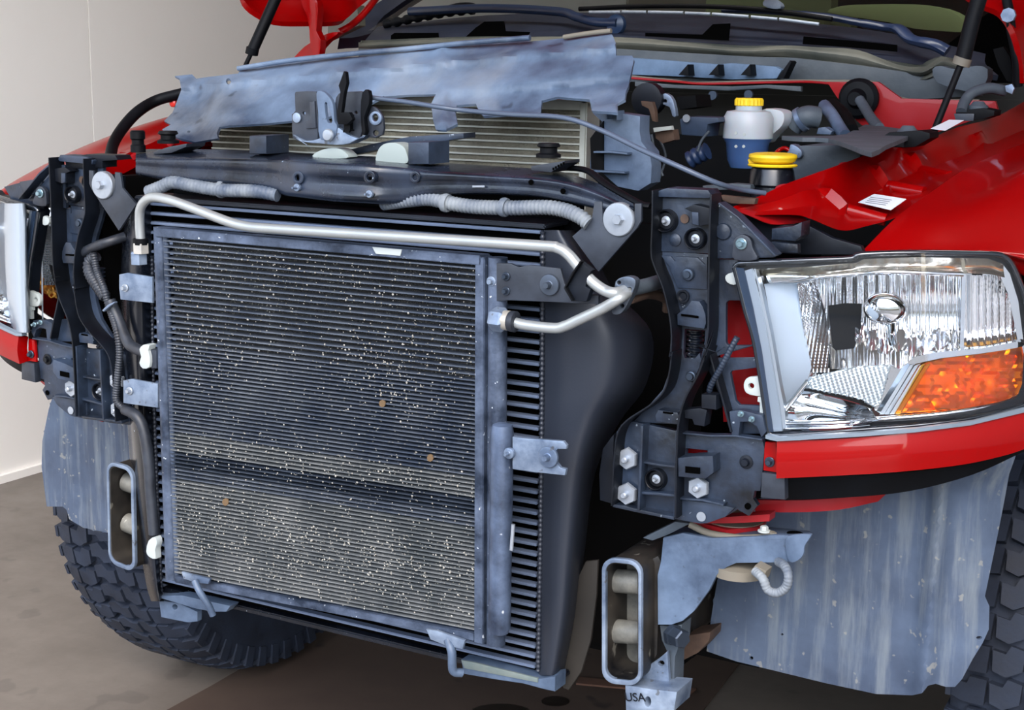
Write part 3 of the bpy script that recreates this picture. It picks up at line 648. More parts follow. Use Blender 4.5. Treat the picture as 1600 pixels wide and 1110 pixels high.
sheet('outer_column', [(96, 326), (110, 326), (112, 361), (114, 408), (118, 464), (114, 534), (89, 534), (93, 464), (98, 408), (96, 361)], .004, BRKT, hbm, t=.006, holes=[[(96, 464), (114, 462), (109, 500), (95, 499)]])
sheet('diagonal_strut', [(112, 505), (121, 462), (127, 460), (140, 520), (134, 526), (124, 478), (118, 532), (110, 532)], .003, BRKT, hbm, t=.006)
sheet('void_shade_sheet', [(44, 318), (130, 318), (130, 560), (44, 560)], .14, ENG, hbm, t=.004)  # black sheet added behind the lamp to imitate the shade of the void
sheet('top_block', [(101, 250), (135, 241), (180, 243), (184, 250), (160, 252), (160, 262), (104, 264)], -.005, BRKTD, hbm, t=.03)
sheet('tip_brace', [(6, 292), (40, 283), (62, 279), (88, 268), (96, 274), (66, 292), (84, 316), (66, 326), (48, 322), (20, 316)], .01, BRKT, hbm, t=.02)
sheet('clip_block', [(30, 284), (50, 281), (66, 284), (60, 303), (40, 306)], .0, PLATE, hbm, t=.02)
sheet('inner_red_panel', [(1120, 450), (1215, 450), (1230, 660), (1130, 660)], .060, REDD, hb, t=.003)
sheet('inner_red_panel', cr(*B4, [(500, 540), (700, 540), (700, 620), (500, 620)]), .03, REDD, hb, t=.003)
# connector and wiring only on this side
wc = tube('wiring_lead', [P(1152, 527, -.012), P(1142, 545, -.014), P(1128, 572, -.014), P(1112, 600, -.010), P(1108, 612, -.008)], .004, BRKT, T, corr=.1)
sheet('connector', cr(*B4, [(610, 265), (690, 270), (690, 350), (610, 340)]), -.02, BRKTD, wc, t=.02)
sheet('connector', cr(*B4, [(515, 350), (600, 340), (640, 350), (625, 440), (570, 430), (560, 400), (520, 395)]), -.018, BRKTD, wc, t=.018)

# ================================================================ fender, lamp, filler strip
fn = empty('fender', parent=T)
ST = [  # stations along the inner ledge: top edge, break line, foot of the wall, crease
 ((1141, 325, .05), (1149, 330, .055), (1155, 334, .06), (1160, 337, .06)),
 ((1190, 305, .12), (1214, 316, .11), (1228, 327, .11), (1238, 336, .09)),
 ((1227, 288, .17), (1256, 301, .16), (1272, 322, .155), (1266, 342, .09)),
 ((1262, 275, .22), (1285, 296, .21), (1323, 328, .205), (1314, 360, .11)),
 ((1310, 258, .29), (1325, 277, .28), (1352, 308, .275), (1352, 354, .15)),
 ((1345, 245, .37), (1365, 260, .36), (1387, 291, .355), (1400, 340, .20)),
 ((1385, 231, .45), (1393, 248, .44), (1412, 278, .43), (1428, 320, .255)),
 ((1427, 228, .55), (1422, 240, .54), (1440, 267, .53), (1464, 293, .34)),
 ((1490, 201, .74), (1490, 222, .72), (1500, 245, .71), (1508, 264, .45)),
 ((1552, 184, .95), (1548, 200, .93), (1556, 222, .92), (1560, 240, .62)),
 ((1602, 158, 1.15), (1602, 175, 1.12), (1606, 200, 1.1), (1606, 220, .80))]
g0, gl, g1, g2 = [[P(*st[k]) for st in ST] for k in range(4)]
N_ = 8
c0, c1, c2, c3 = [catmull(g, N_) for g in (g0, gl, g1, g2)]
bm = bmesh.new(); rowsF = []
for k in range(len(c0)):
    q = k/N_
    b_ = .016*sum(math.exp(-((q-c_)/.15)**2) for c_ in (3.0, 5.0, 7.0, 8.6))
    dn = Vector((.2, -.6, .6)).normalized()*b_
    a_, l_, w_, e_ = c0[k], c1[k], c2[k], c3[k]
    rowsF.append([a_+Vector((-.012, .01, -.02)), a_, a_.lerp(l_, .5), l_+Vector((0, 0, .002)), l_.lerp(w_, .35)+dn, l_.lerp(w_, .75)+dn, w_+dn*.8, w_.lerp(e_, .3)+dn*.2, w_.lerp(e_, .7), e_])
V = [[bm.verts.new(p) for p in r] for r in rowsF]
for i in range(len(V)-1):
    for j in range(len(V[0])-1): bm.faces.new((V[i][j], V[i+1][j], V[i+1][j+1], V[i][j+1]))
bmesh.ops.recalc_face_normals(bm, faces=bm.faces[:])
led = fin('fender_ledge', bm, RED, fn, ang=25)
# outer skin
R0 = [P(1347, 393, .12), P(1420, 389, .135), P(1490, 391, .155), P(1545, 394, .175), P(1572, 400, .20), P(1589, 423, .225)]
def zp(x, y, z): return Vector((x, y, z))
e = R0[-1]
R0 += [zp(.90, .30, 1.06), zp(.955, .42, 1.04), zp(.985, .55, .98)]
def sect(y, zc, xc, zt, xs=0):   # crease, crown, side
    return [zp(xc, y, zc), zp(xc+.05, y, zc-.004), zp(xc+.10, y, zt+.005), zp(.875+xs, y, zt-.012), zp(.925+xs, y, zt-.045), zp(.965+xs, y, zt-.10), zp(.99+xs, y, zt-.17), zp(1.0+xs, y, zt-.25), zp(1.0+xs, y+.02, zt-.33)]
C2 = [g2[5], P(1452, 302, .31), g2[8], g2[9], g2[10]]
skin = [R0]
for q, zt in zip(C2, (1.095, 1.135, 1.17, 1.198, 1.215)):
    r_ = sect(q.y, q.z, q.x, zt); r_[0] = q; skin.append(r_)
skin.append(sect(1.1, C2[-1].z+.02, C2[-1].x, 1.235)); skin.append(sect(1.6, C2[-1].z+.03, C2[-1].x, 1.25))
patch('outer_skin', skin, RED, fn, sub=5, t=.0015, ang=60)
# front tip under the ledge
patch('fender_tip', [[P(1141, 326, .05), P(1170, 336, .06), P(1205, 350, .08), P(1240, 350, .12)], [P(1209, 298, .15), P(1228, 310, .15), P(1240, 325, .14), P(1262, 345, .13)]], REDD, fn, sub=5, t=.001)
patch('crease_corner', [[P(1263, 345, .10), P(1295, 358, .11), P(1322, 358, .12), P(1356, 352, .15)], [P(1347, 392, .12), P(1350, 388, .12), P(1362, 378, .13), P(1398, 342, .20)]], RED, fn, sub=4, t=.001) if False else None
for x, y, Y, r in ((1230, 301, .17, 14), (1296, 275, .28, 7), (1321, 263, .32, 8)):
    lathe('spot_weld', P(x, y, Y)+Vector((0, 0, .004)), [(r*.00085*1.3, -.006), (r*.00085*1.3, .001), (r*.00085, .002)], REDD, fn, axis=(.1, -.35, 1), seg=18)
for x, y, Y in ((1455, 287, .45), (1501, 263, .6)):
    lathe('hole', P(x, y, Y)+Vector((0, 0, .004)), [(.012, -.004), (.012, .0012)], COREB, fn, axis=(0, -.4, 1), seg=14)
for p_, q_ in (((1325, 329, .19), (1384, 344, .195)), ((1389, 292, .34), (1444, 301, .33)), ((1442, 268, .51), (1484, 276, .46))):
    tube('stamped_bead', [P(*p_), P(*q_)], [.009, .008, .0065], RED, fn, seg=14, sub=4)
# stiffening bracket below the tip
sheet('fender_brace', [(1150, 330), (1215, 352), (1262, 352), (1300, 372), (1345, 385), (1350, 398), (1255, 398), (1215, 396), (1180, 370)], .10, BRKTD, fn, t=.01)
sb = sheet('clip_block', cr(*B3, [(865, 335), (990, 320), (1045, 295), (1040, 380), (1005, 410), (862, 400)]), .045, BRKT, fn, t=.03)
sheet('brace_edge', [(1205, 378), (1246, 382), (1247, 396), (1205, 394)], .04, BRKT, fn, t=.01)
sheet('brace_strip', cr(*B3, [(560, 135), (770, 155), (760, 190), (620, 185), (570, 165)]), .06, BROWN, fn, t=.01)

# ---- headlight -------------------------------------------------------------
hl = empty('headlight', parent=T)
def hy(x):      # lens surface: swept back outboard
    t = (x-1150)/450; return -.004+.10*t*t+.03*t
def hyd(d): return lambda x, y: hy(x)+d
outl = [(1148, 418), (1153, 413), (1168, 411), (1262, 407), (1330, 404), (1345, 398), (1430, 395), (1546, 397), (1568, 402), (1579, 412), (1590, 435), (1603, 475), (1612, 560), (1606, 620), (1596, 634), (1516, 654), (1430, 665), (1338, 672), (1262, 678), (1212, 680), (1201, 674), (1196, 640), (1189, 593), (1178, 530), (1166, 489), (1156, 450)]
inner = [(1178, 420), (1262, 417), (1338, 411), (1350, 405), (1430, 402), (1543, 404), (1566, 412), (1578, 428), (1591, 470), (1600, 540), (1597, 600), (1588, 622), (1515, 645), (1430, 656), (1338, 663), (1262, 670), (1224, 671), (1218, 640), (1208, 580), (1194, 500), (1186, 455)]
sheet('housing', outl, hyd(.0), BRKTD, hl, t=.020, holes=[inner], step=14, bev=0)
# back bowl, in chrome
sheet('bowl', [(1172, 416), (1260, 412), (1350, 402), (1430, 399), (1545, 401), (1572, 412), (1590, 445), (1604, 520), (1602, 610), (1590, 628), (1515, 650), (1430, 661), (1338, 668), (1262, 675), (1216, 676), (1200, 600), (1186, 500)], lambda x, y: hy(x)+.085, CHR, hl, t=.004, step=20)
# side frame strip (pale) and its dark edge
sheet('frame_strip', [(1162, 424), (1174, 420), (1182, 450), (1196, 510), (1210, 590), (1218, 640), (1222, 674), (1208, 675), (1200, 620), (1190, 550), (1176, 480)], hyd(-.004), GREYB, hl, t=.02, step=12)
sheet('frame_edge', [(1150, 418), (1162, 420), (1176, 480), (1190, 550), (1200, 620), (1208, 676), (1200, 674), (1190, 600), (1178, 530), (1165, 480), (1156, 446)], hyd(-.006), mat('frame_dark_blue', '#3A4B62', .25, metal=.5), hl, t=.02, step=12)
sheet('frame_line', [(1174, 420), (1180, 420), (1190, 455), (1204, 520), (1218, 600), (1226, 640), (1228, 668), (1222, 672), (1218, 640), (1208, 580), (1194, 500), (1182, 450)], hyd(.0), CHRS, hl, t=.01, step=12)
# top bezel, sloping chrome
def bz(y0f, slope): return lambda x, y: hy(x)+.004+max(0, (y-y0f(x)))*slope
topy = lambda x: 417 if x < 1330 else 404
patch('bezel', [[P(x, y, hy(x)+.002) for x, y in ((1178, 421), (1262, 416), (1325, 411), (1352, 404), (1430, 401), (1500, 402), (1545, 404), (1568, 412))], [P(x, y, hy(x)+.02) for x, y in ((1180, 428), (1262, 424), (1325, 419), (1352, 415), (1430, 413), (1500, 415), (1545, 416), (1568, 422))], [P(x, y, hy(x)+.028) for x, y in ((1184, 434), (1262, 432), (1325, 428), (1352, 426), (1430, 424), (1500, 427), (1545, 429), (1570, 434))]], mat('bezel_chrome', '#E4DCCB', .14, metal=.9), hl, sub=6, t=.001)  # beige tint in the chrome imitates the reflection of a tan building
tube('bezel_bead', [P(1185, 436, .03), P(1240, 440, .035), P(1280, 433, .035), P(1340, 428, .045), P(1392, 425, .05), P(1505, 429, .09)], .003, CHR, hl)
# smooth left panel, concave
def lpan(x, y): return .012+.075*math.sin(min(1, max(0, (x-1178)/110))*math.pi/2)
sheet('side_panel', [(1178, 430), (1250, 434), (1252, 450), (1258, 520), (1268, 575), (1262, 592), (1232, 640), (1226, 668), (1222, 650), (1208, 580), (1194, 500), (1186, 455)], lambda x, y: .012+.00055*(x-1178), mat('satin_lamp_panel', '#C3D2E0', .33, metal=.35), hl, t=.002, step=8)
sheet('light_guide', smo([(1178, 436), (1190, 431), (1250, 431), (1265, 433), (1250, 438), (1205, 443), (1188, 444)], 3), .018, CHR, hl, t=.008)
# fluted inner wall of the bowl
def fl1(x, y): return .046+.055*((x-1250)/45.)+.0016*math.cos((x+.15*y)*2*math.pi/6)
gsheet('fluted_wall', pw((0, 1244), (.5, 1254), (1, 1266)), pw((0, 1268), (.2, 1281), (.4, 1290), (.7, 1296), (1, 1298)), lambda x: 432, lambda x: 582, 40, 30, fl1, CHRW, hl)
# main reflector: vertical flutes on a bowl
def main(x, y):
    cx_, cy_ = 1385, 485; r2 = ((x-cx_)/125)**2+((y-cy_)/95)**2
    return hy(x)+.012+.075*max(0, 1-.55*r2)+.0022*math.cos(2*math.pi*(x+5*math.sin(x*.021))/15.5)*max(.25, min(1, (548-y)/40))
gsheet('reflector', pw((0, 1268), (.2, 1281), (.4, 1290), (.7, 1296), (1, 1298)), pw((0, 1506), (1, 1500)), lambda x: 430, pw((1297, 577), (1385, 574), (1405, 578), (1425, 562), (1450, 556), (1500, 545)), 120, 36, main, CHRW, hl)
def turn(x, y): return hy(x)+.030+.0028*math.cos(2*math.pi*x/10.5)+.0001*(y-430)
gsheet('outer_reflector', pw((0, 1507), (1, 1502)), pw((0, 1562), (.3, 1576), (1, 1590)), lambda x: 430, pw((1502, 546), (1590, 531)), 60, 14, turn, CHRW, hl)
sheet('divider', [(1503, 428), (1509, 428), (1506, 546), (1500, 546)], hyd(.018), CHR, hl, t=.03, step=9)
# dark opening of the low beam and its shade
sheet('aperture', [(1294, 478), (1320, 474), (1346, 475), (1345, 512), (1334, 545), (1302, 548), (1298, 520)], .070, mat('aperture_smoke', '#23262A', .12, metal=.6), hl, t=.002, bev=0)
# bulb shield capsule on a stalk
c = P(1384, 481, .055); o_ = lathe('bulb_shield', c, [(.006, -.002), (.0165, .0), (.0185, .006), (.0175, .016), (.0135, .022), (.006, .0245), (.001, .025)], CHR, hl, axis=(.12, -1, 0), seg=28)
for v_ in o_.data.vertices: v_.co.x = c.x+(v_.co.x-c.x)*1.35
tube('bulb_stalk', [P(1390, 498, .062), P(1392, 515, .068), P(1393, 535, .078)], .0065, CHR, hl)
# scalloped steps under the capsule
for i, (x, y, rx, ry) in enumerate(((1345, 520, 9, 14), (1363, 530, 10, 16), (1383, 538, 12, 14), (1405, 530, 12, 18), (1425, 540, 12, 16), (1448, 538, 13, 14), (1470, 530, 12, 16))):
    patch('scallop', [[P(x-rx, y-ry, hy(x)+.05), P(x, y-ry*1.1, hy(x)+.062), P(x+rx, y-ry, hy(x)+.05)], [P(x-rx, y, hy(x)+.032), P(x, y, hy(x)+.05), P(x+rx, y, hy(x)+.032)], [P(x-rx, y+ry, hy(x)+.028), P(x, y+ry*1.1, hy(x)+.034), P(x+rx, y+ry, hy(x)+.028)]], CHRW, hl, sub=5, t=0)
# lower steps
sheet('ribbed_shelf', [(1258, 606), (1266, 590), (1296, 582), (1344, 572), (1392, 570), (1384, 600), (1374, 634), (1362, 634), (1345, 624), (1300, 614)], lambda x, y: hy(x)+.02+.0008*(y-575)*-.6+.0009*math.cos((x*.35+y)*2*math.pi/5), mat('ribbed_grey_lens', '#A9B6BC', .2, metal=.5), hl, t=.002, step=2.6, ang=80)
sheet('shelf_shadow_gap', [(1257, 606), (1300, 614), (1345, 624), (1362, 634), (1362, 639), (1340, 630), (1298, 620), (1256, 611)], hyd(.006), RUBD, hl, t=.006, step=12)
patch('scoop', [[P(1257, 611, .015), P(1300, 621, .018), P(1335, 630, .02), P(1362, 640, .022)], [P(1240, 632, .03), P(1285, 640, .045), P(1330, 648, .045), P(1366, 650, .03)], [P(1222, 656, .012), P(1275, 664, .012), P(1325, 664, .018), P(1372, 656, .02)]], CHR, hl, sub=6, t=.001)
tube('scoop_edge', [P(1262, 596, .014), P(1246, 616, .012), P(1224, 645, .010), P(1223, 656, .010), P(1260, 664, .012)], .0032, CHR, hl)
for k in range(4):
    o = 8*k
    sheet('diagonal_fin', [(1421+o, 572), (1427+o, 571), (1381+o, 648), (1374+o, 648)], hyd(.012+.004*(k % 2)), CHRS, hl, t=.01, step=10)
sheet('chrome_corner', [(1392, 570), (1405, 578), (1425, 563), (1424, 574), (1376, 648), (1366, 640), (1378, 620)], hyd(.024), CHR, hl, t=.004, step=8)
sheet('amber_brow', smo([(1418, 568), (1430, 558), (1470, 550), (1530, 545), (1590, 534), (1597, 542), (1530, 553), (1470, 560), (1430, 569)], 2), hyd(.008), CHR, hl, t=.02, step=10)
am = sheet('turn_signal', [(1441, 569), (1480, 560), (1540, 553), (1597, 541), (1603, 575), (1600, 605), (1590, 621), (1540, 634), (1480, 641), (1398, 647), (1415, 617)], hyd(.010), AMB, hl, t=.004, step=14)
am['label'] = 'amber turn signal lens'
def amr(x, y):
    i, j = int(x/13), int(y/9); return hy(x)+.034+.008*((math.sin(i*12.9898+j*78.233)*43758.5) % 1)
sheet('turn_signal_reflector', [(1441, 569), (1480, 560), (1540, 553), (1597, 541), (1603, 575), (1600, 605), (1590, 621), (1540, 634), (1480, 641), (1398, 647), (1415, 617)], amr, AMBR, hl, t=.001, step=6, ang=20)
for yy, dx in ((654, 0), (662, 3)):
    tube('lower_trim_line', [P(1228, yy+8, .008), P(1300, yy+7, .010), P(1380, yy+1, hy(1380)+.006), P(1480, yy-8, hy(1480)+.006), P(1560, yy-22, hy(1560)+.006), P(1596, yy-36, hy(1596)+.006)], .0032, CHR, hl)
sheet('lens', outl, lambda x, y: hy(x)-.006-.004*math.sin(max(0, min(1, (y-400)/270))*math.pi), LENS, hl, t=0, step=16)
tube('lens_rim', [P(a, b, hy(a)-.003) for a, b in outl+outl[:1]], .0034, mat('clear_grey_rim', '#20262E', .15, metal=.3, coat=1), hl, sub=4)
for pts in (smo(cr(*B6, [(12, 205), (40, 190), (65, 195), (70, 250), (35, 250), (12, 230)]), 2),):
    sheet('mounting_tab', pts, .0, WHT, hl, t=.006)
tb = sheet('mounting_tab', smo(cr(*B4, [(838, 215), (855, 178), (895, 170), (945, 175), (945, 268), (890, 272), (850, 255)]), 3), .0, WHT, hl, t=.006, holes=[ell(1173.5, 603.5, 4.5)])
sheet('mounting_tab', cr(*B4, [(915, 280), (945, 275), (950, 375), (925, 370), (925, 310), (912, 305)]), .0, WHT, hl, t=.006)
hm = mirror(hl); hm.location.x = -.022
patch('lens_sheen_frame', [[P(a-8, c_, .03), P(a+4, c_, -.012), P((a+b)/2, c_, -.026), P(b-3, c_, -.022), P(b+1, c_, .0)] for a, b, c_ in ((8, 40, 318), (7, 42, 350), (8, 43, 420), (13, 45, 480), (22, 46, 520))], GREYB, hm, sub=5, t=.004).location.x = .022  # added pale strip: lamp frame plus imitated sheen of the lens seen edge-on

# ---- red filler strip under the lamp ---------------------------------------
fs = empty('filler_panel', parent=T)
def fy(x): t = (x-1212)/390; return -.020+.12*t*t+.02*t
patch('face', [[P(1214, 690, fy(1214)), P(1300, 687, fy(1300)), P(1400, 679, fy(1400)), P(1500, 666, fy(1500)), P(1570, 651, fy(1570)), P(1612, 636, fy(1612))],
               [P(1213, 720, fy(1214)-.003), P(1300, 716, fy(1300)-.003), P(1400, 709, fy(1400)-.003), P(1500, 697, fy(1500)-.003), P(1570, 682, fy(1570)-.003), P(1612, 668, fy(1612)-.003)],
               [P(1213, 748, fy(1214)), P(1300, 744, fy(1300)), P(1400, 738, fy(1400)), P(1500, 727, fy(1500)), P(1570, 712, fy(1570)), P(1612, 698, fy(1612))]], RED, fs, sub=5, t=.018)
sheet('flange', cr(*B4, [(955, 525), (1015, 528), (1020, 690), (945, 678), (950, 560)]), -.006, RED, fs, t=.004)
bolt('flange_bolt', 1203, 722, -.007, 8, BOLTD, fs)
sheet('gasket_strip', [(1196, 680), (1214, 684), (1338, 677), (1430, 670), (1516, 659), (1604, 636), (1612, 642), (1516, 665), (1430, 676), (1338, 683), (1214, 690), (1196, 686)], lambda x, y: fy(x)-.004, mat('grey_gasket', '#76838F', .35, metal=.3), fs, t=.01, step=14)
sheet('bracket_leg', cr(*B4, [(938, 690), (1060, 705), (1063, 838), (930, 825)]), -.010, PLATE, fs, t=.012)
patch('air_dam', [[P(1228, 748, .02), P(1320, 745, .025), P(1420, 738, .05), P(1520, 724, .09), P(1600, 700, .15)], [P(1226, 782, .03), P(1320, 778, .035), P(1420, 768, .06), P(1520, 742, .10), P(1600, 706, .16)]], RUBD, fs, sub=4, t=.01)
patch('inner_fender_edge', [[P(1180, 782, .06), P(1250, 782, .06), P(1320, 778, .07), P(1385, 772, .09)], [P(1180, 800, .06), P(1240, 801, .06), P(1310, 797, .07), P(1372, 784, .09)]], REDD, fs, sub=4, t=.006)
patch('inner_fender_edge', [[P(1080, 812, .03), P(1140, 808, .03), P(1203, 804, .03)], [P(1082, 818, .03), P(1140, 818, .03), P(1202, 815, .03)]], REDD, fs, sub=3, t=.02)
mirror(fs)
mirror(fn)
# stickers
st = sheet('label_sticker', [(1341, 316), (1366, 303), (1416, 311), (1392, 328)], .0, STICK, fn, t=.0006, bev=0, mp=lambda a, b: P(a, b, .185+(328-b)*.0026))
st['label'] = 'small white printed sticker'
for k in range(4):
    sheet('print_line', [(1352+k*2.5, 315.5-k*2.6), (1384+k*3, 320-k*2.6), (1384.5+k*3, 320.9-k*2.6), (1352.5+k*2.5, 316.4-k*2.6)], 0, INK, st, t=.0003, bev=0, mp=lambda a, b: P(a, b, .184+(328-b)*.0026))
st = sheet('label_sticker', [(1455, 209), (1484, 195), (1507, 196), (1478, 212)], .0, STICK, fn, t=.0006, bev=0, mp=lambda a, b: P(a, b, .66+(212-b)*.004)+Vector((0, -.006, .008)))
# hood bump blocks on the ledge
for pts, Y in ((cr(*A5, [(640, 805), (700, 765), (880, 755), (935, 770), (935, 800), (850, 850), (780, 855), (620, 850)]), .50), (cr(*A5, [(1085, 650), (1130, 635), (1240, 625), (1310, 640), (1305, 670), (1240, 690), (1085, 700)]), .85)):
    b_ = sheet('bonnet_stop', pts, Y, RUBD, T, t=.05)
    c = sum((Vector(p) for p in pts), Vector((0, 0)))/len(pts)
    sheet('stop_face', [(pts[0][0]-3, pts[0][1]+2), (c.x-2, pts[0][1]+2), (c.x-3, pts[-1][1]), (pts[-1][0], pts[-1][1])], Y-.004, PLATE, b_, t=.004)
    lathe('stop_cap', P(c.x+4, c.y-6, Y+.02), [(.016, 0), (.016, .006), (.012, .009), (.008, .014)], ENGG, b_, axis=(0, 0, 1))

# ---- frame rails -------------------------------------------------------------
fr = empty('frame_rail', parent=T)
x0, y0, x1, y1 = 942, 877, 1001, 1070
ro = [(x0+(a-x0), b) for a, b in rrect(x0, y0, x1, y1, 20, 6)]; ri = rrect(x0+5, y0+6, x1-5, y1-7, 15, 6)
# slightly skewed to follow the perspective of the front face
sk = lambda p: (p[0], p[1]+(p[0]-942)*.10-4)
rail = sheet('rail_tube', [sk(p) for p in ro], -.012, RAILM, fr, t=.42, holes=[[sk(p) for p in ri]], bev=.0008)
sheet('tube_lip', [sk(p) for p in rrect(x0-2, y0-2, x1+1, y1+2, 21, 6)], -.014, ZINC, fr, t=.006, holes=[[sk(p) for p in rrect(x0+4, y0+5, x1-4, y1-6, 16, 6)]])
for ya, yb in ((890, 925), (968, 1004)):
    tube('cross_tube', [P(958, (ya+yb)/2, .02), P(1010, (ya+yb)/2+4, .02)], .0155, RAILT, fr, seg=18)
sheet('end_plate', [sk(p) for p in rect(945, 882, 999, 1064)], .05, RAILT, fr, t=.004, holes=[[sk(p) for p in rect(960, 925, 975, 962)], [sk(p) for p in rect(958, 1006, 978, 1040)]])
for x, y in ((1015, 912), (1014, 990)): bolt('hole', x, y, -.0, 5, COREB, fr, axis=(1, 0, 0)) if False else None
mirror(fr)
mb = empty('body_mount', parent=T)
sheet('side_plate', cr(*B5, [(458, 205), (560, 180), (720, 208), (880, 205), (1040, 190), (1225, 195), (1195, 250), (1190, 300), (1160, 328), (1050, 335), (840, 338), (790, 360), (740, 400), (700, 480), (620, 590), (560, 642), (500, 662), (430, 662), (428, 400), (445, 330)]), .02, MOUNT, mb, t=.006)
patch('top_plate', [[PP for PP in (P(1036, 842, .02), P(1120, 841, .02), P(1200, 838, .02), P(1264, 838, .02))], [P(1045, 825, .10), P(1120, 822, .10), P(1200, 824, .10), P(1266, 830, .10)]], MOUNT, mb, sub=4, t=.004)
sheet('curled_end', smo(cr(*B5, [(1115, 195), (1225, 185), (1232, 200), (1200, 250), (1195, 290), (1165, 325), (1120, 330), (1100, 250)]), 3), .016, MOUNT, mb, t=.004)
tube('plate_edge', [P(1078, 820, .03), P(1110, 834, .03), P(1160, 841, .03), P(1204, 838, .03), P(1208, 832, .03)], .0045, BEIGE, mb)
lathe('rubber_bushing', P(1146, 836, .085), [(.040, -.012), (.044, -.004), (.045, .006), (.04, .016), (.038, .022)], BEIGE, mb, axis=(0, 0, 1), seg=28)
lathe('red_cap_plate', P(1142, 815, .085), [(.05, -.004), (.05, .004)], REDD, mb, axis=(0, 0, 1), seg=6)
bolt('flange_bolt', 1194, 831, .03, 10, WHT, mb, axis=(0, 0, 1)); lathe('hole', P(1242, 837, .05), [(.010, 0), (.010, .003)], COREB, mb, axis=(0, 0, 1))
lathe('lower_bushing', P(1155, 889, .05), [(.034, -.006), (.034, .006), (.02, .01)], BEIGE, mb, axis=(0, 0, 1), seg=24)
sheet('rail_side', cr(*B5, [(335, 350), (430, 300), (445, 330), (430, 660), (425, 820), (400, 860), (340, 900)]), .03, RAILM, mb, t=.01, holes=[ell(1015, 910, 3.5, 8), ell(1014, 990, 3.5, 8)])
sheet('mount_arm', cr(*B5, [(350, 205), (440, 160), (520, 120), (600, 130), (480, 190), (400, 220)]), .03, ENGG, mb, t=.02)
lm = empty('lower_mount', parent=T)
sheet('upright', cr(*B5, [(440, 665), (480, 668), (555, 660), (550, 750), (520, 830), (515, 985), (490, 985), (485, 820), (450, 740)]), .03, ENGG, lm, t=.03)
lathe('mount_bolt', P(1050, 991, .025), [(.015, 0), (.015, .006), (.0125, .006), (.0125, .022), (.011, .024)], BOLTD, lm, axis=(.9, -.5, 0), seg=6)
sheet('web_plate', cr(*B5, [(340, 905), (440, 835), (480, 800), (490, 990), (430, 985), (330, 980)]), .02, ZINC, lm, t=.006, holes=[ell(1033, 1037, 5, 4)])
fp = sheet('foot_plate', cr(*B5, [(258, 978), (390, 1000), (530, 1015), (515, 1115), (262, 1115)]), -.012, ZINC, lm, t=.05, holes=[ell(1012, 1097, 5, 8)])
tc = bpy.data.curves.new('stamped_text', 'FONT'); tc.body = 'USA'; tc.size = .016; tc.extrude = .0004
to = bpy.data.objects.new('tmp', tc); COL.objects.link(to); bpy.context.view_layer.update()
tm = bpy.data.meshes.new_from_object(to.evaluated_get(bpy.context.evaluated_depsgraph_get())); bpy.data.objects.remove(to)
tm.transform(Matrix.Translation(P(977, 1096, -.0135)) @ Matrix.Rotation(math.radians(90), 4, 'X') @ Matrix.Rotation(math.radians(12), 4, 'Z')); link('stamped_text', tm, BRKTD, fp, False)
sheet('control_arm', cr(*B5, [(555, 740), (600, 715), (705, 700), (700, 745), (640, 810), (560, 850)]), .12, BROWN, T, t=.04)
sr = tube('sensor_loop', [P(1180, 893, .0), P(1192, 905, -.01), P(1200, 922, -.01), P(1214, 927, -.01), P(1228, 918, -.01), P(1232, 900, -.01), P(1226, 885, .0), P(1216, 878, .02)], .0058, COND, T, corr=.08, pitch=.004)
sheet('sensor_plug', cr(*B5, [(915, 380), (940, 350), (1000, 380), (985, 430), (960, 420), (920, 400)]), .0, BEIGE, sr, t=.02)

# ---- wheel-arch liner ---------------------------------------------------------
def ly(x, y):
    b = .19+.00025*max(0, 1300-x)*0
    f_ = max(0, (x-1455)/120); w = .016*math.exp(-((x-1475+(y-720)*.09)/16)**2)
    return .185+.05*f_*f_-w-.02*math.exp(-((y-720)/30)**2)*(x > 1400)
lo = [(1104, 1018), (1112, 960), (1122, 900), (1135, 830), (1160, 790), (1240, 760), (1400, 750), (1510, 722), (1588, 708), (1586, 716), (1577, 741), (1566, 800), (1555, 855), (1539, 932), (1546, 948), (1545, 984), (1535, 1006), (1520, 1030), (1503, 1062), (1492, 1074), (1478, 1074), (1462, 1069), (1450, 1072), (1440, 1084), (1425, 1087), (1369, 1085), (1290, 1068), (1200, 1046), (1150, 1034)]
ln = sheet('wheel_arch_liner', lo, ly, LINER, T, t=.004, step=9, holes=[ell(1174, 1029, 3.2, 3, 8), ell(1222, 992, 2.2, 2, 8), ell(1530, 997, 5, 2.6, 8)])
sheet('wheel_arch_liner', [(90, 596), (76, 640), (66, 690), (65, 730), (73, 792), (98, 792), (104, 797), (108, 812), (130, 825), (178, 835), (222, 842), (222, 640), (160, 596)], lambda x, y: .25-.0002*(x-65)+.010*math.exp(-((x-118-(y-620)*.08)/14)**2), LINER, T, t=.004, step=7)

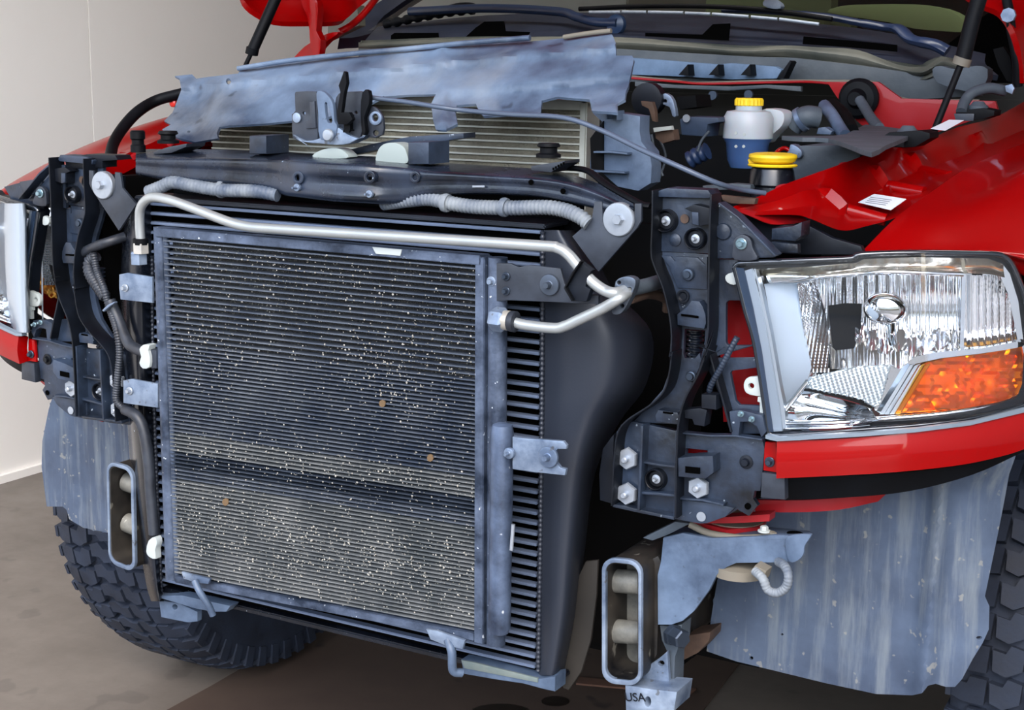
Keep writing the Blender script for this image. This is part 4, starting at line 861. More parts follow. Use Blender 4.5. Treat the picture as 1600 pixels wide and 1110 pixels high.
# ---- tyres ----------------------------------------------------------------------
def tyre():
    w = empty('wheel', parent=T); c = Vector((.885, .80, .4245)); Rr = .42; hw = .135
    bm = bmesh.new(); prof = [(-.115, .235), (-.132, .27), (-.137, .32), (-.134, .388), (-.115, .402), (-.06, .405), (0, .407), (.06, .405), (.115, .402), (.134, .388), (.137, .32), (.132, .27), (.115, .235)]
    n = 72; rg = []
    for k in range(n):
        a = 2*math.pi*k/n; rg.append([bm.verts.new(c+Vector((px, -r*math.cos(a), r*math.sin(a)))) for px, r in prof])
    for k in range(n):
        A, B = rg[k], rg[(k+1) % n]
        for j in range(len(prof)-1): bm.faces.new((A[j], A[j+1], B[j+1], B[j]))
    fin('carcass', bm, RUB, w)
    # tread blocks: interlocking chevron lugs in five rows
    bm = bmesh.new(); pitch = 56
    def pt(x, a, r):
        r = r-.9*max(0, abs(x)-.09)**1.3*1.3 if abs(x) > .09 else r
        return c+Vector((x, -r*math.cos(a), r*math.sin(a)))
    def lug(poly, rt, rb_):
        top = [bm.verts.new(pt(x, a, rt)) for x, a in poly]; bot = [bm.verts.new(pt(x, a, rb_)) for x, a in poly]
        bm.faces.new(top)
        for i in range(len(poly)): bm.faces.new((top[i], bot[i], bot[(i+1) % len(poly)], top[(i+1) % len(poly)]))
    da = 2*math.pi/pitch
    for k in range(pitch):
        a = k*da
        for s in (-1, 1):
            o = a+(da*.5 if s > 0 else 0)
            lug([(s*.082, o+da*.05), (s*.112, o), (s*.136, o+da*.05), (s*.136, o+da*.55), (s*.108, o+da*.62), (s*.104, o+da*.85), (s*.080, o+da*.85)], Rr-.001, .385)
            lug([(s*.034, o+da*.30), (s*.056, o+da*.05), (s*.074, o+da*.18), (s*.076, o+da*.80), (s*.058, o+da*.74), (s*.052, o+da*1.0), (s*.032, o+da*.92)], Rr, .40)
            # shoulder lugs on the sidewall
            A = [(s*.1375, r_, aa) for r_, aa in ((.402, o+da*.02), (.402, o+da*.52), (.36, o+da*.60), (.36, o+da*.10))]
            tp = [bm.verts.new(c+Vector((x+s*.0015, -r_*math.cos(q), r_*math.sin(q)))) for x, r_, q in A]; bt_ = [bm.verts.new(c+Vector((x-s*.006, -r_*math.cos(q), r_*math.sin(q)))) for x, r_, q in A]
            bm.faces.new(tp)
            for i in range(4): bm.faces.new((tp[i], bt_[i], bt_[(i+1) % 4], tp[(i+1) % 4]))
        lug([(-.026, a+da*.1), (-.004, a+da*.0), (.006, a+da*.25), (.026, a+da*.2), (.026, a+da*.75), (.004, a+da*.92), (-.008, a+da*.65), (-.026, a+da*.7)], Rr+.001, .40)
    fin('tread', bm, RUB, w, ang=30)
    lathe('rim', c, [(.235, -.10), (.235, .10), (.22, .10), (.2, .02), (.08, .0), (.08, .05), (.03, .06)], ENG, w, axis=(-1, 0, 0), seg=40)
    return w
wr = tyre(); mirror(wr)
# rear tyres and body far behind are out of sight; the chassis hides them

# ---- air guard: thin plastic sheet lying loose across the opening -------------
AGP = cr(*A1, [(1010, 440), (1110, 430), (1135, 455)])+cr(*A2, [(300, 447), (490, 425), (500, 395), (800, 350), (1050, 335)])+cr(*A3, [(0, 318), (250, 285), (830, 222), (850, 240), (1030, 222), (1040, 203), (1305, 178), (1325, 212), (1340, 250), (1342, 322), (1435, 322), (1445, 345), (1428, 420), (1412, 500), (1398, 530), (1392, 575), (1350, 600), (1352, 650), (1200, 640), (1188, 575), (1000, 560), (912, 582), (905, 655), (740, 660), (575, 672), (548, 640), (530, 600), (420, 608), (412, 650), (425, 715), (360, 750), (300, 750), (285, 700), (272, 600), (300, 545), (150, 548), (0, 558)])+cr(*A2, [(1330, 555), (1250, 600), (1000, 680), (790, 700), (640, 715), (460, 725), (440, 725), (380, 735), (365, 770), (372, 800), (240, 822), (150, 800), (60, 765), (50, 748), (100, 720), (60, 700), (110, 650), (160, 520), (150, 455)])
def agy(x, y):
    yt = 118-(x-280)*.093; v = (y-yt)/95.0
    base = .255-.12*v
    base += .012*math.sin((x-270)/18.)*math.exp(-((x-330)/55)**2)          # crumpled left end
    base += .012*(max(0, min(1, (v-.62)/.16))**2)*(1 if x > 700 else .3)-.012*math.exp(-((v-.18)/.07)**2)
    base += .006*math.sin(x*.021+y*.05)+.010*math.exp(-((x-692)/12)**2)*(-1)
    if v > 1.15: base -= .03
    return base
ag = sheet('radiator_air_guard', AGP, agy, GUARD, None, t=.004, step=7, ang=50, holes=[ell(357, 127, 4, 5, 8), ell(295, 206, 2.5, 2, 8)])
ag['label'] = 'long dusty blue-grey plastic air guard lying tilted across the top of the radiator'; ag['category'] = 'air guard'
for e_ in ((851, 98, 10, 14),):
    pass
# top rolled edge strips
tube('rolled_edge', [P(372, 107, .250), P(456, 94, .250), P(560, 83, .250), P(640, 76, .250), P(740, 66, .250), P(828, 59, .250)], .004, GUARD, ag)
tube('rolled_edge', [P(881, 58, .250), P(920, 52, .250), P(955, 48, .250)], .0035, BEIGE, ag)

# ---- hood latch, hanging loose on its cable -----------------------------------
la = empty('hood_latch', 'loose steel bonnet latch with black spike, resting in front of the air guard', 'latch', P(530, 222, .02))
la0 = la.location.copy()
LA = []
def L_(o): LA.append(o); return o
YA = .015
L_(sheet('left_plate', smo(cr(*A2, [(815, 545), (835, 530), (930, 530), (942, 560), (948, 800), (870, 818), (805, 800), (800, 700), (798, 660), (818, 640)]), 2), YA, PLATE, None, t=.004, holes=[ell(475, 177, 2.5, 2.5, 8)]))
L_(lathe('pivot_ring', P(464.5, 184, YA-.001), [(.0068, 0), (.0068, .002), (.0045, .003)], ZINC, None))
L_(sheet('stamped_rib', cr(*A2, [(900, 590), (930, 585), (938, 740), (880, 745), (880, 700), (905, 690)]), YA-.003, PLATE, None, t=.003))
L_(sheet('latch_loop', smo(cr(*A2, [(940, 540), (965, 525), (1000, 545), (1035, 600), (1045, 700), (1060, 730), (1040, 800), (960, 800), (950, 650)]), 3), YA-.008, MOUNT, None, t=.006, holes=[smo(cr(*A2, [(988, 600), (1003, 598), (1018, 640), (1032, 700), (1015, 712), (998, 690)]), 2)]))
L_(sheet('right_plate', smo(cr(*A2, [(1048, 600), (1070, 540), (1150, 530), (1225, 535), (1230, 600), (1210, 700), (1195, 790), (1120, 810), (1060, 720)]), 2), YA, PLATE, None, t=.004, holes=[ell(556, 176, 2.5, 2.5, 8)]))
L_(sheet('dark_arm', smo(cr(*A2, [(1205, 535), (1240, 525), (1245, 600), (1215, 680), (1225, 760), (1205, 780), (1195, 650)]), 2), YA-.006, RUBD, None, t=.008))
L_(sheet('ear_plate', smo(cr(*A2, [(1230, 640), (1270, 615), (1310, 650), (1327, 700), (1322, 780), (1240, 795), (1215, 700)]), 2), YA+.004, PLATE, None, t=.004, holes=[ell(586, 184, 4, 5, 10), ell(587, 208, 4.5, 4.5, 10)]))
L_(sheet('ear_ring', ell(586, 185, 10, 11, 18), YA+.001, ZINC, None, t=.003, holes=[ell(586, 184, 5, 6, 12)]))
sp_ = L_(sheet('release_spike', cr(*A2, [(1098, 412), (1108, 418), (1115, 480), (1100, 540), (1085, 650), (1130, 650), (1150, 690), (1120, 720), (1065, 720), (1060, 640), (1078, 530), (1068, 495), (1085, 450)]), YA-.020, RUBD, None, t=.007)); sp_['label'] = 'black pointed release lever'
L_(sheet('base_casting', smo(cr(*A2, [(800, 780), (870, 815), (960, 800), (980, 750), (1060, 735), (1110, 770), (1180, 800), (1230, 780), (1130, 830), (1050, 838), (960, 830), (870, 822)]), 2), YA-.006, ZINC, None, t=.02))
L_(lathe('rivet', P(514, 211, YA-.012), [(.0085, 0), (.0085, .003), (.007, .005), (.0, .006)], BOLT, None))
L_(box('spring_box', P(545, 205, YA-.01), P(566, 178, YA+.03), RUBD, None))
L_(tube('release_cable', [P(575, 152, YA+.01), P(600, 155, .03), P(640, 160, .03), P(690, 168, .03), P(730, 173, .04), P(800, 179, .02), P(880, 184, .0), (P(940, 204, .0)), P(1000, 233, -.01), P(1060, 260, -.02), P(1120, 286, .0), P(1160, 297, .05), P(1195, 302, .08)], .0032, mat('grey_cable', '#465264', .4), None))
for o in LA:
    o.data.transform(Matrix.Translation(-la0)); o.parent = la

# ---- radiator behind -------------------------------------------------------------
rd = empty('radiator', parent=T)
YR = .235
xa, xb = P(330, 220, YR).x, P(912, 200, YR).x
zt = P(800, 165, YR).z; zb = .90
box('fin_pack', (xa, YR+.003, zb), (xb, YR+.03, zt), RFIN, rd, bev=0)
k = 0; z = zt-.012
while z > zt-.26:
    box('tube', (xa, YR, z-.0012), (xb, YR+.03, z+.0012), RCORE, rd, bev=0); z -= .0098
box('top_rail', (xa, YR-.006, zt-.004), (xb+.008, YR+.035, zt+.010), RCORE, rd)
box('side_rail', (xb-.003, YR-.008, zb), (xb+.008, YR+.035, zt+.008), RCORE, rd)
sheet('side_tank', cr(*A4, [(95, 655), (170, 650), (240, 652), (370, 672), (368, 760), (378, 820), (425, 880), (438, 960), (432, 1060), (360, 1105), (240, 1080), (150, 1000), (80, 975), (85, 800), (150, 705)]), .15, MOUNT, rd, t=.03)
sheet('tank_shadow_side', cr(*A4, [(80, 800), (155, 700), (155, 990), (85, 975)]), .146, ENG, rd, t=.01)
for pts in ([(100, 880), (200, 880), (295, 890)], [(85, 990), (200, 995), (280, 1000)], [(170, 640), (175, 690)], [(235, 640), (238, 695)]):
    rib('tank_rib', cr(*A4, pts), .135, MOUNT, rd, w=3, d=.02)
# black engine mass, shroud and apron, added to imitate the bay's deep shade
box('fan_shroud', (-.44, .28, .42), (.40, .40, 1.10), ENG, T, bev=.02)
box('apron_panel', (.50, .30, .72), (.53, 1.2, 1.02), ENG, T); box('apron_panel', (-.53, .04, .86), (-.50, .27, 1.12), ENG, T); box('apron_panel', (-.53, .27, .50), (-.50, 1.2, 1.12), ENG, T)
box('engine_block', (-.32, .45, .40), (.34, 1.15, .98), ENG, T, bev=.04)
box('firewall', (-.80, 1.24, .5), (.80, 1.27, 1.16), ENG, T)
tube('front_axle', [(-.74, .80, .40), (.74, .80, .40)], .06, ENG, T); box('belly', (-.45, .45, .38), (.45, 3.5, .44), ENG, T)
box('frame_member', (-.47, .4, .44), (-.40, 3.5, .60), ENG, T); box('frame_member', (.40, .4, .44), (.47, 3.5, .60), ENG, T)
for s in (1, -1):
    patch('inner_arch', [[Vector((s*.55, .50, .90)), Vector((s*.55, .6, .96)), Vector((s*.55, .85, 1.02)), Vector((s*.55, 1.25, .85))], [Vector((s*.96, .50, .88)), Vector((s*.98, .6, .94)), Vector((s*.98, .85, .98)), Vector((s*.98, 1.25, .8))]], RUBD, T, sub=4, t=.004)
    box('cab_side', (s*.93-.04, 1.25, .5), (s*.93+.04, 3.6, 1.25), RED, T, bev=.02)
box('cab_floor', (-.93, 1.3, .5), (.93, 3.6, .6), ENG, T)
box('cab_rear', (-.93, 3.55, .5), (.93, 3.6, 1.9), ENG, T)
# reservoirs
wt = empty('coolant_reservoir', parent=T); wt['label'] = 'milky reservoir with yellow ribbed cap and blue liquid'
YB = .55; c = P(1170, 172, YB); s = (c-CAM).length/FPX
h_ = lambda y: c.z-(P(1170, y, YB).z)
lathe('tank', c, [(20*s, 10*s), (20*s, 0), (33*s, -.002), (38*s, -.012), (38*s, -h_(200)), (38*s, -h_(216)), ], MILK, wt, axis=(0, 0, 1), seg=36)
lathe('liquid', c, [(38*s, -h_(200)), (37.9*s, -h_(216)), (33*s, -h_(224)), (30*s, -h_(250)), (25*s, -h_(262))], BLU, wt, axis=(0, 0, 1), seg=36)
lathe('cap', c, [(20*s, 6*s), (22*s, 7*s), (22*s, 15*s), (20*s, 18*s)], YEL, wt, axis=(0, 0, 1), seg=44, ribs=1)
sheet('tank_wing', smo([(1190, 172), (1216, 172), (1225, 180), (1222, 196), (1205, 212), (1194, 224), (1190, 200)], 3), YB+.02, MILK, wt, t=.04)
for x, y in ((1150, 208), (1163, 210), (1150, 229), (1162, 229)): lathe('level_mark', P(x, y, YB-.062), [(.0025, 0), (.0022, .001)], WHT, wt, seg=10)
fc = empty('filler_neck', parent=T); c = P(1207, 263, .34); s = (c-CAM).length/FPX
lathe('neck', c, [(30*s, 3*s), (33*s, -4*s), (36*s, -24*s), (32*s, -28*s), (34*s, -60*s)], BLK, fc, axis=(0, 0, 1), seg=32)
lathe('cap', c, [(37*s, 3*s), (38*s, 5*s), (36*s, 7*s)], YEL, fc, axis=(0, 0, 1), seg=36)
lathe('cap', c, [(28*s, 8*s), (34*s, 11*s), (37*s, 17*s), (36*s, 21*s), (28*s, 23*s), (10*s, 22*s)], YEL, fc, axis=(0, 0, 1), seg=36)
sheet('cap_tab', smo([(1168, 250), (1176, 246), (1184, 250), (1182, 262), (1174, 262)], 2), .33, YEL, fc, t=.01)
# battery and tray
bt = sheet('battery_box', [(1238, 232), (1250, 228), (1345, 226), (1340, 300), (1225, 310), (1238, 270)], .46, ENGG, T, t=.2)
sheet('battery_cover', smo(cr(*A5, [(80, 785), (200, 795), (350, 800), (480, 840), (600, 880), (680, 840), (780, 800), (850, 760), (700, 735), (560, 720), (450, 775), (300, 785)]), 2), 0, ENGG, bt, t=.006, mp=lambda a, b: PZ(a, b, 1.205))
sheet('battery_terminal', smo(cr(*A5, [(120, 870), (130, 835), (170, 850), (195, 880), (180, 915), (100, 905)]), 2), .45, ZINC, bt, t=.02)
tube('battery_cable', [P(1208, 245, .45), P(1217, 235, .46), P(1228, 232, .46), P(1238, 240, .46)], .003, RED, bt)
# engine bay clutter
tube('coolant_hose', [P(1238, 198, .62), P(1248, 188, .62), P(1262, 182, .62), P(1278, 184, .63)], .017, ENGG, T)
lathe('hose_clamp', P(1252, 187, .62), [(.02, -.004), (.02, .004)], ZINC, T, axis=(1, 0, .6))
tube('coolant_hose', [P(1288, 165, .70), P(1300, 180, .66), P(1312, 200, .62), P(1320, 212, .6)], .010, MOUNT, T)
tube('coolant_hose', [P(1300, 165, .72), P(1318, 182, .68), P(1330, 205, .64)], .012, ENG, T)
sheet('blue_fitting', cr(*A5, [(290, 740), (330, 735), (370, 760), (360, 780), (280, 775)]), .6, MOUNT, T, t=.02)
al = empty('alternator', parent=T)
sheet('silver_bracket', smo(cr(*A4, [(470, 600), (500, 545), (530, 545), (560, 580), (578, 670), (555, 670), (540, 620), (480, 600)]), 2), .55, ZINC, al, t=.01, holes=[ell(1039, 158, 3)])
lathe('pulley', P(1018, 155, .56), [(.026, 0), (.026, .02), (.018, .022)], BRKTD, al, seg=20)
sheet('casing', cr(*A4, [(580, 560), (690, 550), (700, 620), (600, 635)]), .56, ENG, al, t=.06)
sheet('module', cr(*A4, [(600, 690), (640, 675), (820, 680), (830, 705), (760, 720), (750, 790), (610, 780)]), .50, mat('module_navy', '#1E2A3C', .4, dust=('#33445C', .6, 20)), al, t=.05)
lathe('module_pin', P(1073, 185, .495), [(.006, 0), (.006, .002)], BOLT, al)
sheet('tan_bracket', cr(*A4, [(375, 585), (440, 590), (455, 640), (460, 705), (440, 700), (420, 630), (380, 610)]), .45, BROWN, al, t=.01)
sheet('white_tag', cr(*A4, [(445, 740), (550, 728), (555, 750), (450, 765)]), .42, WHT, al, t=.008)
sheet('amber_part', cr(*A4, [(455, 765), (560, 750), (570, 810), (500, 830), (460, 800)]), .43, BROWN, al, t=.02)
tube('engine_hose', [P(1078, 250, .5), P(1092, 242, .5), P(1105, 236, .5)], .014, mat('hose_navy', '#1E3050', .4), al, corr=.15, pitch=.01)
for pts in (((1090, 236), (1096, 220), (1108, 205)), ((1030, 215), (1040, 245), (1030, 280)), ((1018, 210), (1026, 250), (1036, 275))):
    tube('thin_wire', [P(a, b, .48) for a, b in pts], .002, ENGG, al)
for x, y in ((1115, 149), (1171, 148)): lathe('stud', P(x, y, .9), [(.008, 0), (.008, .006)], BOLTD, T)
sheet('bay_ledge', cr(*A4, [(730, 1075), (900, 1062), (1010, 1070), (1010, 1095), (740, 1100)]), .30, ENGG, T, t=.02)
# hose arching over the left fender
tube('bay_hose', [P(172, 250, .12), P(177, 225, .16), P(192, 200, .20), P(215, 175, .24), P(245, 157, .28), P(285, 146, .30)], .0095, RUBD, T, seg=12)
lathe('marker_light', P(273, 161, .30), [(.007, 0), (.007, .006), (.004, .008)], mat('red_lens', '#C03028', .3), T, seg=14)

# ---- cables on the left side -------------------------------------------------------
tube('corrugated_loom', [P(146, 395, -.02), P(152, 425, -.02), P(162, 450, -.03), P(170, 478, -.03), P(182, 515, -.04), P(187, 550, -.04), P(184, 590, -.04), P(182, 625, -.04), P(195, 640, -.04)], .0058, CONDB, T, corr=.16, pitch=.004)
tube('transmission_line', [P(172, 470, -.03), P(185, 500, -.03), P(200, 535, -.04), P(212, 545, -.045), P(226, 550, -.05)], .0085, CONDB, T)
tube('corrugated_loom', [P(150, 400, -.015), P(140, 410, -.015), P(142, 430, -.02), P(165, 465, -.025)], .0095, CONDB, T, corr=.12, pitch=.005)
tube('transmission_line', [P(120, 400, .0), P(150, 385, -.02), P(170, 378, -.02), P(195, 370, .0)], .0075, CONDB, T)
tube('transmission_line', [P(195, 640, -.04), P(213, 650, -.045), P(224, 672, -.045), P(232, 720, -.045), P(236, 780, -.045), P(241, 835, -.045)], .0085, CONDB, T)
sheet('white_clip', smo(cr(*A7, [(1005, 490), (1035, 458), (1080, 462), (1070, 500), (1082, 545), (1078, 620), (1030, 630), (1005, 590), (1018, 545)]), 2), -.065, WHT, T, t=.014)
sheet('clip_body', cr(*A7, [(1078, 490), (1130, 500), (1130, 630), (1078, 625)]), -.06, PLATE, T, t=.014)
sheet('white_clip', smo([(232, 845), (242, 840), (245, 850), (242, 860), (243, 874), (233, 871), (228, 862)], 2), -.068, WHT, T, t=.012)
tie = sheet('cable_clamp', cr(*A7, [(735, 210), (775, 170), (825, 146), (828, 156), (790, 182), (748, 220)]), -.045, ZINC, T, t=.006)

# ---- cowl, windscreen and wipers ------------------------------------------------
cw = empty('cowl', parent=T)
patch('weatherstrip', [[P(560, 66, 1.20), P(760, 58, 1.20), P(960, 58, 1.20), P(1060, 65, 1.2), P(1160, 74, 1.2), P(1225, 71, 1.2), P(1280, 74, 1.2), P(1340, 78, 1.2), P(1400, 100, 1.18), P(1440, 104, 1.15), P(1470, 88, 1.15), P(1500, 100, 1.1)],
                       [P(560, 71, 1.18), P(760, 64, 1.18), P(960, 66, 1.18), P(1060, 72, 1.18), P(1160, 80, 1.18), P(1225, 77, 1.18), P(1280, 82, 1.18), P(1340, 90, 1.18), P(1400, 107, 1.16), P(1440, 112, 1.13), P(1472, 96, 1.13), P(1502, 106, 1.08)],
                       [P(560, 78, 1.19), P(760, 72, 1.19), P(960, 76, 1.19), P(1060, 81, 1.19), P(1160, 88, 1.19), P(1225, 88, 1.19), P(1280, 95, 1.19), P(1340, 103, 1.19), P(1400, 114, 1.17), P(1440, 118, 1.14), P(1472, 106, 1.14), P(1502, 116, 1.09)]], SEAL, cw, sub=4, t=.02)
sheet('plenum_panel', [(560, 76), (960, 76), (1160, 88), (1235, 90), (1340, 102), (1440, 116), (1480, 108), (1530, 120), (1530, 150), (1410, 157), (1370, 131), (1300, 128), (960, 128), (560, 128)], 1.15, COWL, cw, t=.03)
vt = sheet('vent_recess', cr(*A4, [(330, 335), (600, 355), (820, 372), (900, 365), (1150, 385), (1190, 405), (1160, 455), (900, 460), (640, 445), (325, 432)]), 1.13, VENT, cw, t=.02)
for x0 in (590, 765, 950): sheet('vent_gusset', cr(*A4, [(x0, 434), (x0+55, 372), (x0+62, 436)]), 1.10, RUBD, vt, t=.03)
sheet('vent_gusset', cr(*A4, [(1160, 455), (1235, 350), (1245, 360), (1200, 455)]), 1.10, RUBD, vt, t=.03)
tube('seam', [P(985, 120, 1.11), P(1050, 126, 1.11), P(1090, 130, 1.11), P(1200, 127, 1.11), P(1300, 127, 1.10), P(1370, 130, 1.09), P(1412, 155, 1.07), P(1530, 158, 1.05)], .003, BEIGE, cw)
tube('red_seam', [P(985, 122, 1.10), P(1060, 128, 1.10), P(1100, 131, 1.10), P(1200, 129, 1.10), P(1260, 128, 1.10), P(1300, 131, 1.08)], .0025, REDD, cw)
sheet('firewall_lip', cr(*A4, [(340, 470), (560, 490), (900, 500), (1100, 490), (1300, 500), (1300, 530), (1100, 510), (880, 525), (560, 510), (340, 500)]), 1.07, COWL, cw, t=.01)
fw = sheet('red_bulkhead', [(1292, 128), (1372, 128), (1408, 154), (1555, 158), (1560, 175), (1500, 195), (1420, 222), (1370, 205), (1345, 195), (1322, 172), (1306, 150)], 1.02, REDD, cw, t=.01)
lathe('grommet', P(1343, 154, 1.01), [(.036, 0), (.036, .008), (.03, .014), (.018, .016), (.012, .03), (.0, .03)], RUBD, fw, seg=28)
tube('grommet_cable', [P(1343, 156, .97), P(1352, 170, .95), P(1362, 186, .9), P(1374, 200, .85)], .009, ENGG, fw)
sheet('cowl_end', smo(cr(*A5, [(950, 400), (1000, 380), (1080, 400), (1200, 380), (1270, 400), (1250, 500), (1150, 530), (980, 480)]), 2), 1.08, ENGG, cw, t=.04)
# cowl top, sloping up to the glass
patch('cowl_top', [[P(560, 76, 1.21), P(760, 68, 1.21), P(960, 68, 1.21), P(1160, 82, 1.21), P(1340, 92, 1.21), P(1500, 108, 1.2), P(1560, 118, 1.2)],
                   [P(580, 52, 1.32), P(760, 40, 1.32), P(960, 40, 1.32), P(1160, 50, 1.32), P(1340, 62, 1.32), P(1480, 86, 1.30), P(1540, 100, 1.3)],
                   [P(590, 42, 1.42), P(760, 24, 1.42), P(960, 20, 1.42), P(1160, 28, 1.42), P(1340, 44, 1.42), P(1460, 66, 1.38), P(1540, 84, 1.38)]], COWLB, cw, sub=4, t=.01)
for pts in (cr(*A3, [(40, 205), (60, 190), (310, 190), (315, 225), (40, 245)]), cr(*A3, [(470, 215), (530, 160), (580, 125), (690, 122), (700, 180), (840, 185), (830, 210)]), cr(*A4, [(400, 190), (730, 200), (790, 140), (890, 135), (880, 235), (400, 210)]), cr(*A5, [(205, 210), (480, 235), (745, 260), (745, 300), (480, 275), (200, 255)])):
    sheet('grille_slot', pts, 1.24, COREB, cw, t=.004, bev=0)
lathe('washer_nozzle', P(964, 38, 1.28), [(.022, 0), (.02, .01), (.008, .014)], mat('nozzle_navy', '#20324E', .3), cw)
# wipers
wp1 = tube('wiper_arm', [P(640, 18, 1.36), P(760, 13, 1.34), P(870, 18, 1.32), P(900, 26, 1.3), P(930, 34, 1.28), P(965, 36, 1.27)], .010, mat('wiper_navy', '#1C2A44', .3), cw)
wp2 = tube('wiper_blade', [P(602, 38, 1.38), P(650, 28, 1.38), P(700, 19, 1.38), P(740, 15, 1.38)], .012, RUBD, cw, corr=.35, pitch=.03)
tube('wiper_linkage', [P(690, 15, 1.37), P(715, 8, 1.36), P(738, 8, 1.36), P(750, 16, 1.35)], .005, RUBD, cw)
tube('wiper_arm', [P(1130, 16, 1.34), P(1200, 18, 1.33), P(1290, 26, 1.32), P(1340, 35, 1.3), P(1380, 42, 1.3), P(1405, 46, 1.28), P(1425, 62, 1.25), P(1460, 70, 1.22), P(1480, 80, 1.22)], [.010, .012, .014, .016, .018], mat('wiper_navy2', '#1E2C48', .3), cw, flat=.6)
for a, b in (((921, 19), (970, 19)), ((972, 18.5), (1010, 19)), ((1013, 19), (1068, 20)), ((1071, 20.5), (1110, 22)), ((1113, 22), (1170, 26)), ((1174, 26.5), (1215, 30)), ((1218, 30), (1280, 38))):
    tube('wiper_blade_strip', [P(*a, 1.26), P(*b, 1.26)], .0035, BOLT, cw, sub=1)
tube('wiper_frame', [P(905, 14, 1.28), P(1000, 10, 1.28), P(1100, 10, 1.28), P(1200, 16, 1.28), P(1300, 30, 1.28)], .005, RUBD, cw)
sheet('wiper_joint', smo(cr(*A4, [(1090, 0), (1130, -10), (1180, 20), (1180, 50), (1130, 50), (1080, 30)]), 2), 1.27, ZINC, cw, t=.02)
# glass and the cab inside
ws = patch('windscreen', [[P(575, 48, 1.44), P(760, 26, 1.46), P(960, 22, 1.46), P(1160, 30, 1.46), P(1340, 46, 1.46), P(1480, 70, 1.42)], [Vector((-.72, 1.95, 1.72)), Vector((-.45, 1.97, 1.74)), Vector((-.1, 2.0, 1.75)), Vector((.25, 2.0, 1.75)), Vector((.5, 1.97, 1.74)), Vector((.75, 1.95, 1.72))]], WIND, T, sub=4, t=0)
cbn = empty('cab_interior', parent=T)
box('dashboard', (-.75, 1.50, 1.0), (.75, 1.85, 1.27), DASH, cbn, bev=.03)
lathe('steering_wheel', Vector((.36, 1.95, 1.30)), [(.19, 0), (.19, .02), (.17, .02), (.17, 0)], DASH, cbn, axis=(0, -.8, .5)) if False else None
for x0, x1, y, z1 in ((-.62, -.12, 2.5, 1.50),):
    box('seat_back', (x0, y, .7), (x1, y+.18, z1), SEAT, cbn, bev=.06)
box('rear_seat', (-.7, 3.3, .7), (.7, 3.45, 1.2), DASH, cbn, bev=.05)
sheet('seat_top', smo(cr(*A5, [(340, 70), (420, 35), (600, 25), (850, 25), (1000, 45), (1100, 90), (1145, 150), (1140, 185), (1000, 180), (840, 165), (700, 130), (500, 100)]), 2), 1.9, SEAT, cbn, t=.08)
box('cab_roof', (-.72, 2.0, 1.76), (.74, 3.6, 1.80), RED, T, bev=.015)
pillar = patch('windscreen_pillar', [[P(530, 60, 1.38), P(556, 58, 1.42), P(580, 52, 1.44)], [P(585, 8, 1.55), P(600, 6, 1.56), P(628, 4, 1.58)], [Vector((-.78, 1.95, 1.72)), Vector((-.76, 1.95, 1.72)), Vector((-.70, 1.95, 1.72))]], COWLB, T, sub=4, t=.03)

# ---- open bonnet, hinges and struts ----------------------------------------------
hd = empty('hood', parent=T)
def H(x, y, Y): return P(x, y, Y)
patch('left_skirt', [[P(376, -6, .86), P(395, 15, .88), P(430, 32, .92), P(480, 34, .98), P(520, 34, 1.04), P(540, 30, 1.08), P(560, 12, 1.14), P(575, 0, 1.18)],
                     [P(376, -20, .86), P(395, 0, .90), P(430, 10, .95), P(480, 12, 1.01), P(520, 12, 1.07), P(545, 8, 1.11), P(565, -6, 1.16), P(580, -20, 1.2)],
                     [P(376, -60, .90), P(395, -50, .92), P(430, -48, .97), P(480, -46, 1.03), P(520, -46, 1.09), P(545, -46, 1.13), P(565, -50, 1.18), P(590, -60, 1.22)]], RED, hd, sub=4, t=.012)
sheet('left_hinge_arm', smo(cr(*A2, [(850, 0), (930, -20), (950, 60), (940, 180), (965, 230), (955, 330), (930, 345), (905, 260), (900, 180), (885, 90)]), 2), .98, RED, hd, t=.02)
sheet('left_fender_end', smo(cr(*A2, [(800, 360), (850, 290), (900, 250), (1000, 195), (1060, 185), (1060, 200), (1000, 240), (950, 300), (930, 345)]), 2), 1.02, RED, hd, t=.02)
tube('left_edge_trim', [P(530, 50, 1.1), P(545, 42, 1.12), P(562, 28, 1.16), P(578, 10, 1.2), P(590, -6, 1.24)], .008, RED, hd)
sheet('grey_post', [(512, 35), (530, 35), (545, 20), (548, 12), (558, 8), (560, 40), (512, 62)], 1.35, SEAL, T, t=.03)
patch('right_skirt', [[P(1508, -8, 1.0), P(1530, 6, .98), P(1560, 18, .96), P(1582, 42, .94), P(1595, 80, .94), P(1600, 130, .95)], [P(1540, -14, 1.02), P(1560, -4, 1.0), P(1585, 10, .99), P(1600, 40, .98), P(1610, 80, .98), P(1616, 130, .98)], [P(1600, -30, 1.1), P(1620, -20, 1.1), P(1640, 0, 1.1), P(1650, 40, 1.1), P(1655, 80, 1.1), P(1660, 130, 1.1)]], RED, hd, sub=4, t=.01)
tube('hinge_bar', [P(1572, -5, .97), P(1577, 20, .96), P(1580, 45, .95), P(1588, 90, .95), P(1590, 135, .96)], .008, RUBD, hd)
lathe('hinge_clip', P(1577, 24, .94), [(.012, 0), (.012, .01)], ZINC, hd, seg=8)
sheet('hood_panel', rect(0, 0, 1, 1), 0, RED, hd, t=.02, mp=lambda u, v: Vector((-.86+1.72*u, 1.12-.95*v, 1.45+.95*v)), holes=[rect(.12, .1, .88, .9)])
patch('hood_inner', [[Vector((-.84, 1.1, 1.46)), Vector((0, 1.1, 1.47)), Vector((.84, 1.1, 1.46))], [Vector((-.84, .2, 2.38)), Vector((0, .2, 2.39)), Vector((.84, .2, 2.38))]], REDD, hd, sub=4, t=.01)
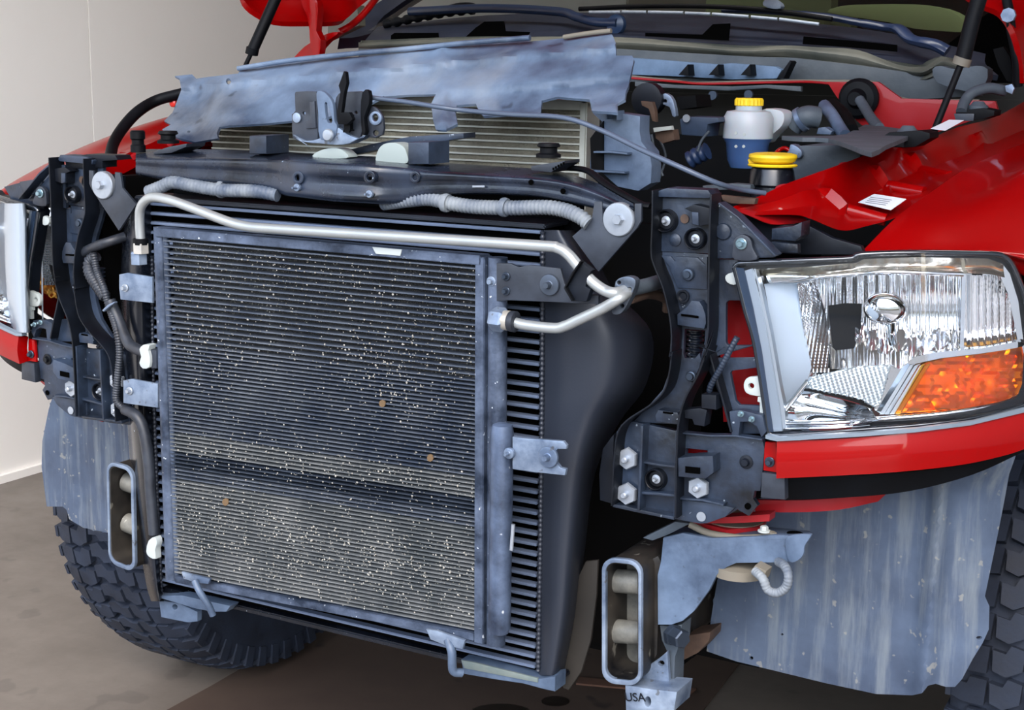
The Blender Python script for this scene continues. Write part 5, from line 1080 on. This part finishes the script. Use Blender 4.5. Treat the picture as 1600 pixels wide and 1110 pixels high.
s1 = tube('gas_strut', [P(436, -14, .60), P(394, 80, .56)], .0105, RUBD, T, sub=1); tube('strut_rod', [P(394, 80, .56), P(381, 108, .54)], .0042, RUBD, s1, sub=1)
lathe('strut_collar', P(394, 80, .56), [(.012, -.006), (.012, .006)], RUBD, s1, axis=(.3, 0, 1), seg=14)
s2 = tube('gas_strut', [P(1533, -14, .80), P(1520, 30, .79), P(1504, 94, .78)], .0125, RUBD, T, sub=1); tube('strut_rod', [P(1504, 94, .78), P(1460, 204, .74)], .0055, RUBD, s2, sub=1)
lathe('strut_collar', P(1503, 96, .78), [(.014, -.006), (.014, .006)], BEIGE, s2, axis=(.3, 0, 1), seg=14)
tube('hinge_hose', [P(1502, 175, .85), P(1508, 158, .87), P(1520, 145, .88), P(1545, 138, .9), P(1570, 142, .92)], .009, ENGG, T)
sheet('hinge_clip_plate', cr(*A5, [(1370, 495), (1410, 485), (1425, 510), (1410, 545), (1375, 530)]), .90, ZINC, T, t=.006)
sheet('hinge_cover', cr(*A5, [(1300, 285), (1360, 270), (1400, 330), (1425, 480), (1380, 470), (1330, 380)]), .98, ENG, T, t=.02)
box('door_mirror_side', (.86, 1.3, .9), (.95, 1.7, 1.2), ENG, T)

# ---- words for the parts that look different from their neighbours
LB = {'receiver_drier': 'scuffed dark blue cylinder beside the core', 'white_label': 'small white label', 'mounting_bracket': None,
 'grit': 'pale stone grit and dead insects caught on the fins', 'upper_pipe': 'long bent silver pipe above the core', 'lower_pipe': 'short bent silver pipe',
 'weld_bead': 'beaded weld line', 'washer_bracket': 'flat dark grey plate with large pale washer', 'wiring_conduit': 'dusty grey corrugated conduit',
 'air_dam': 'black rubber strip', 'bulb_shield': 'chrome bulb shield', 'side_panel': 'satin pale side panel', 'turn_signal': 'amber turn signal lens',
 'rubber_bushing': 'beige round rubber bushing', 'sensor_loop': 'grey looped sensor cable', 'wheel_arch_liner': 'dusty blue-grey plastic liner with pale streaks',
 'white_clip': 'white plastic clip', 'gas_strut': 'black gas strut', 'coolant_reservoir': 'milky reservoir with yellow cap and blue liquid',
 'filler_neck': 'black neck with yellow cap', 'rubber_buffer': 'pale domed rubber buffer', 'battery_box': 'grey battery box'}
for o_ in bpy.data.objects:
    k_ = o_.name.split('.')[0]
    if o_.parent and LB.get(k_) and 'label' not in o_: o_['label'] = LB[k_]
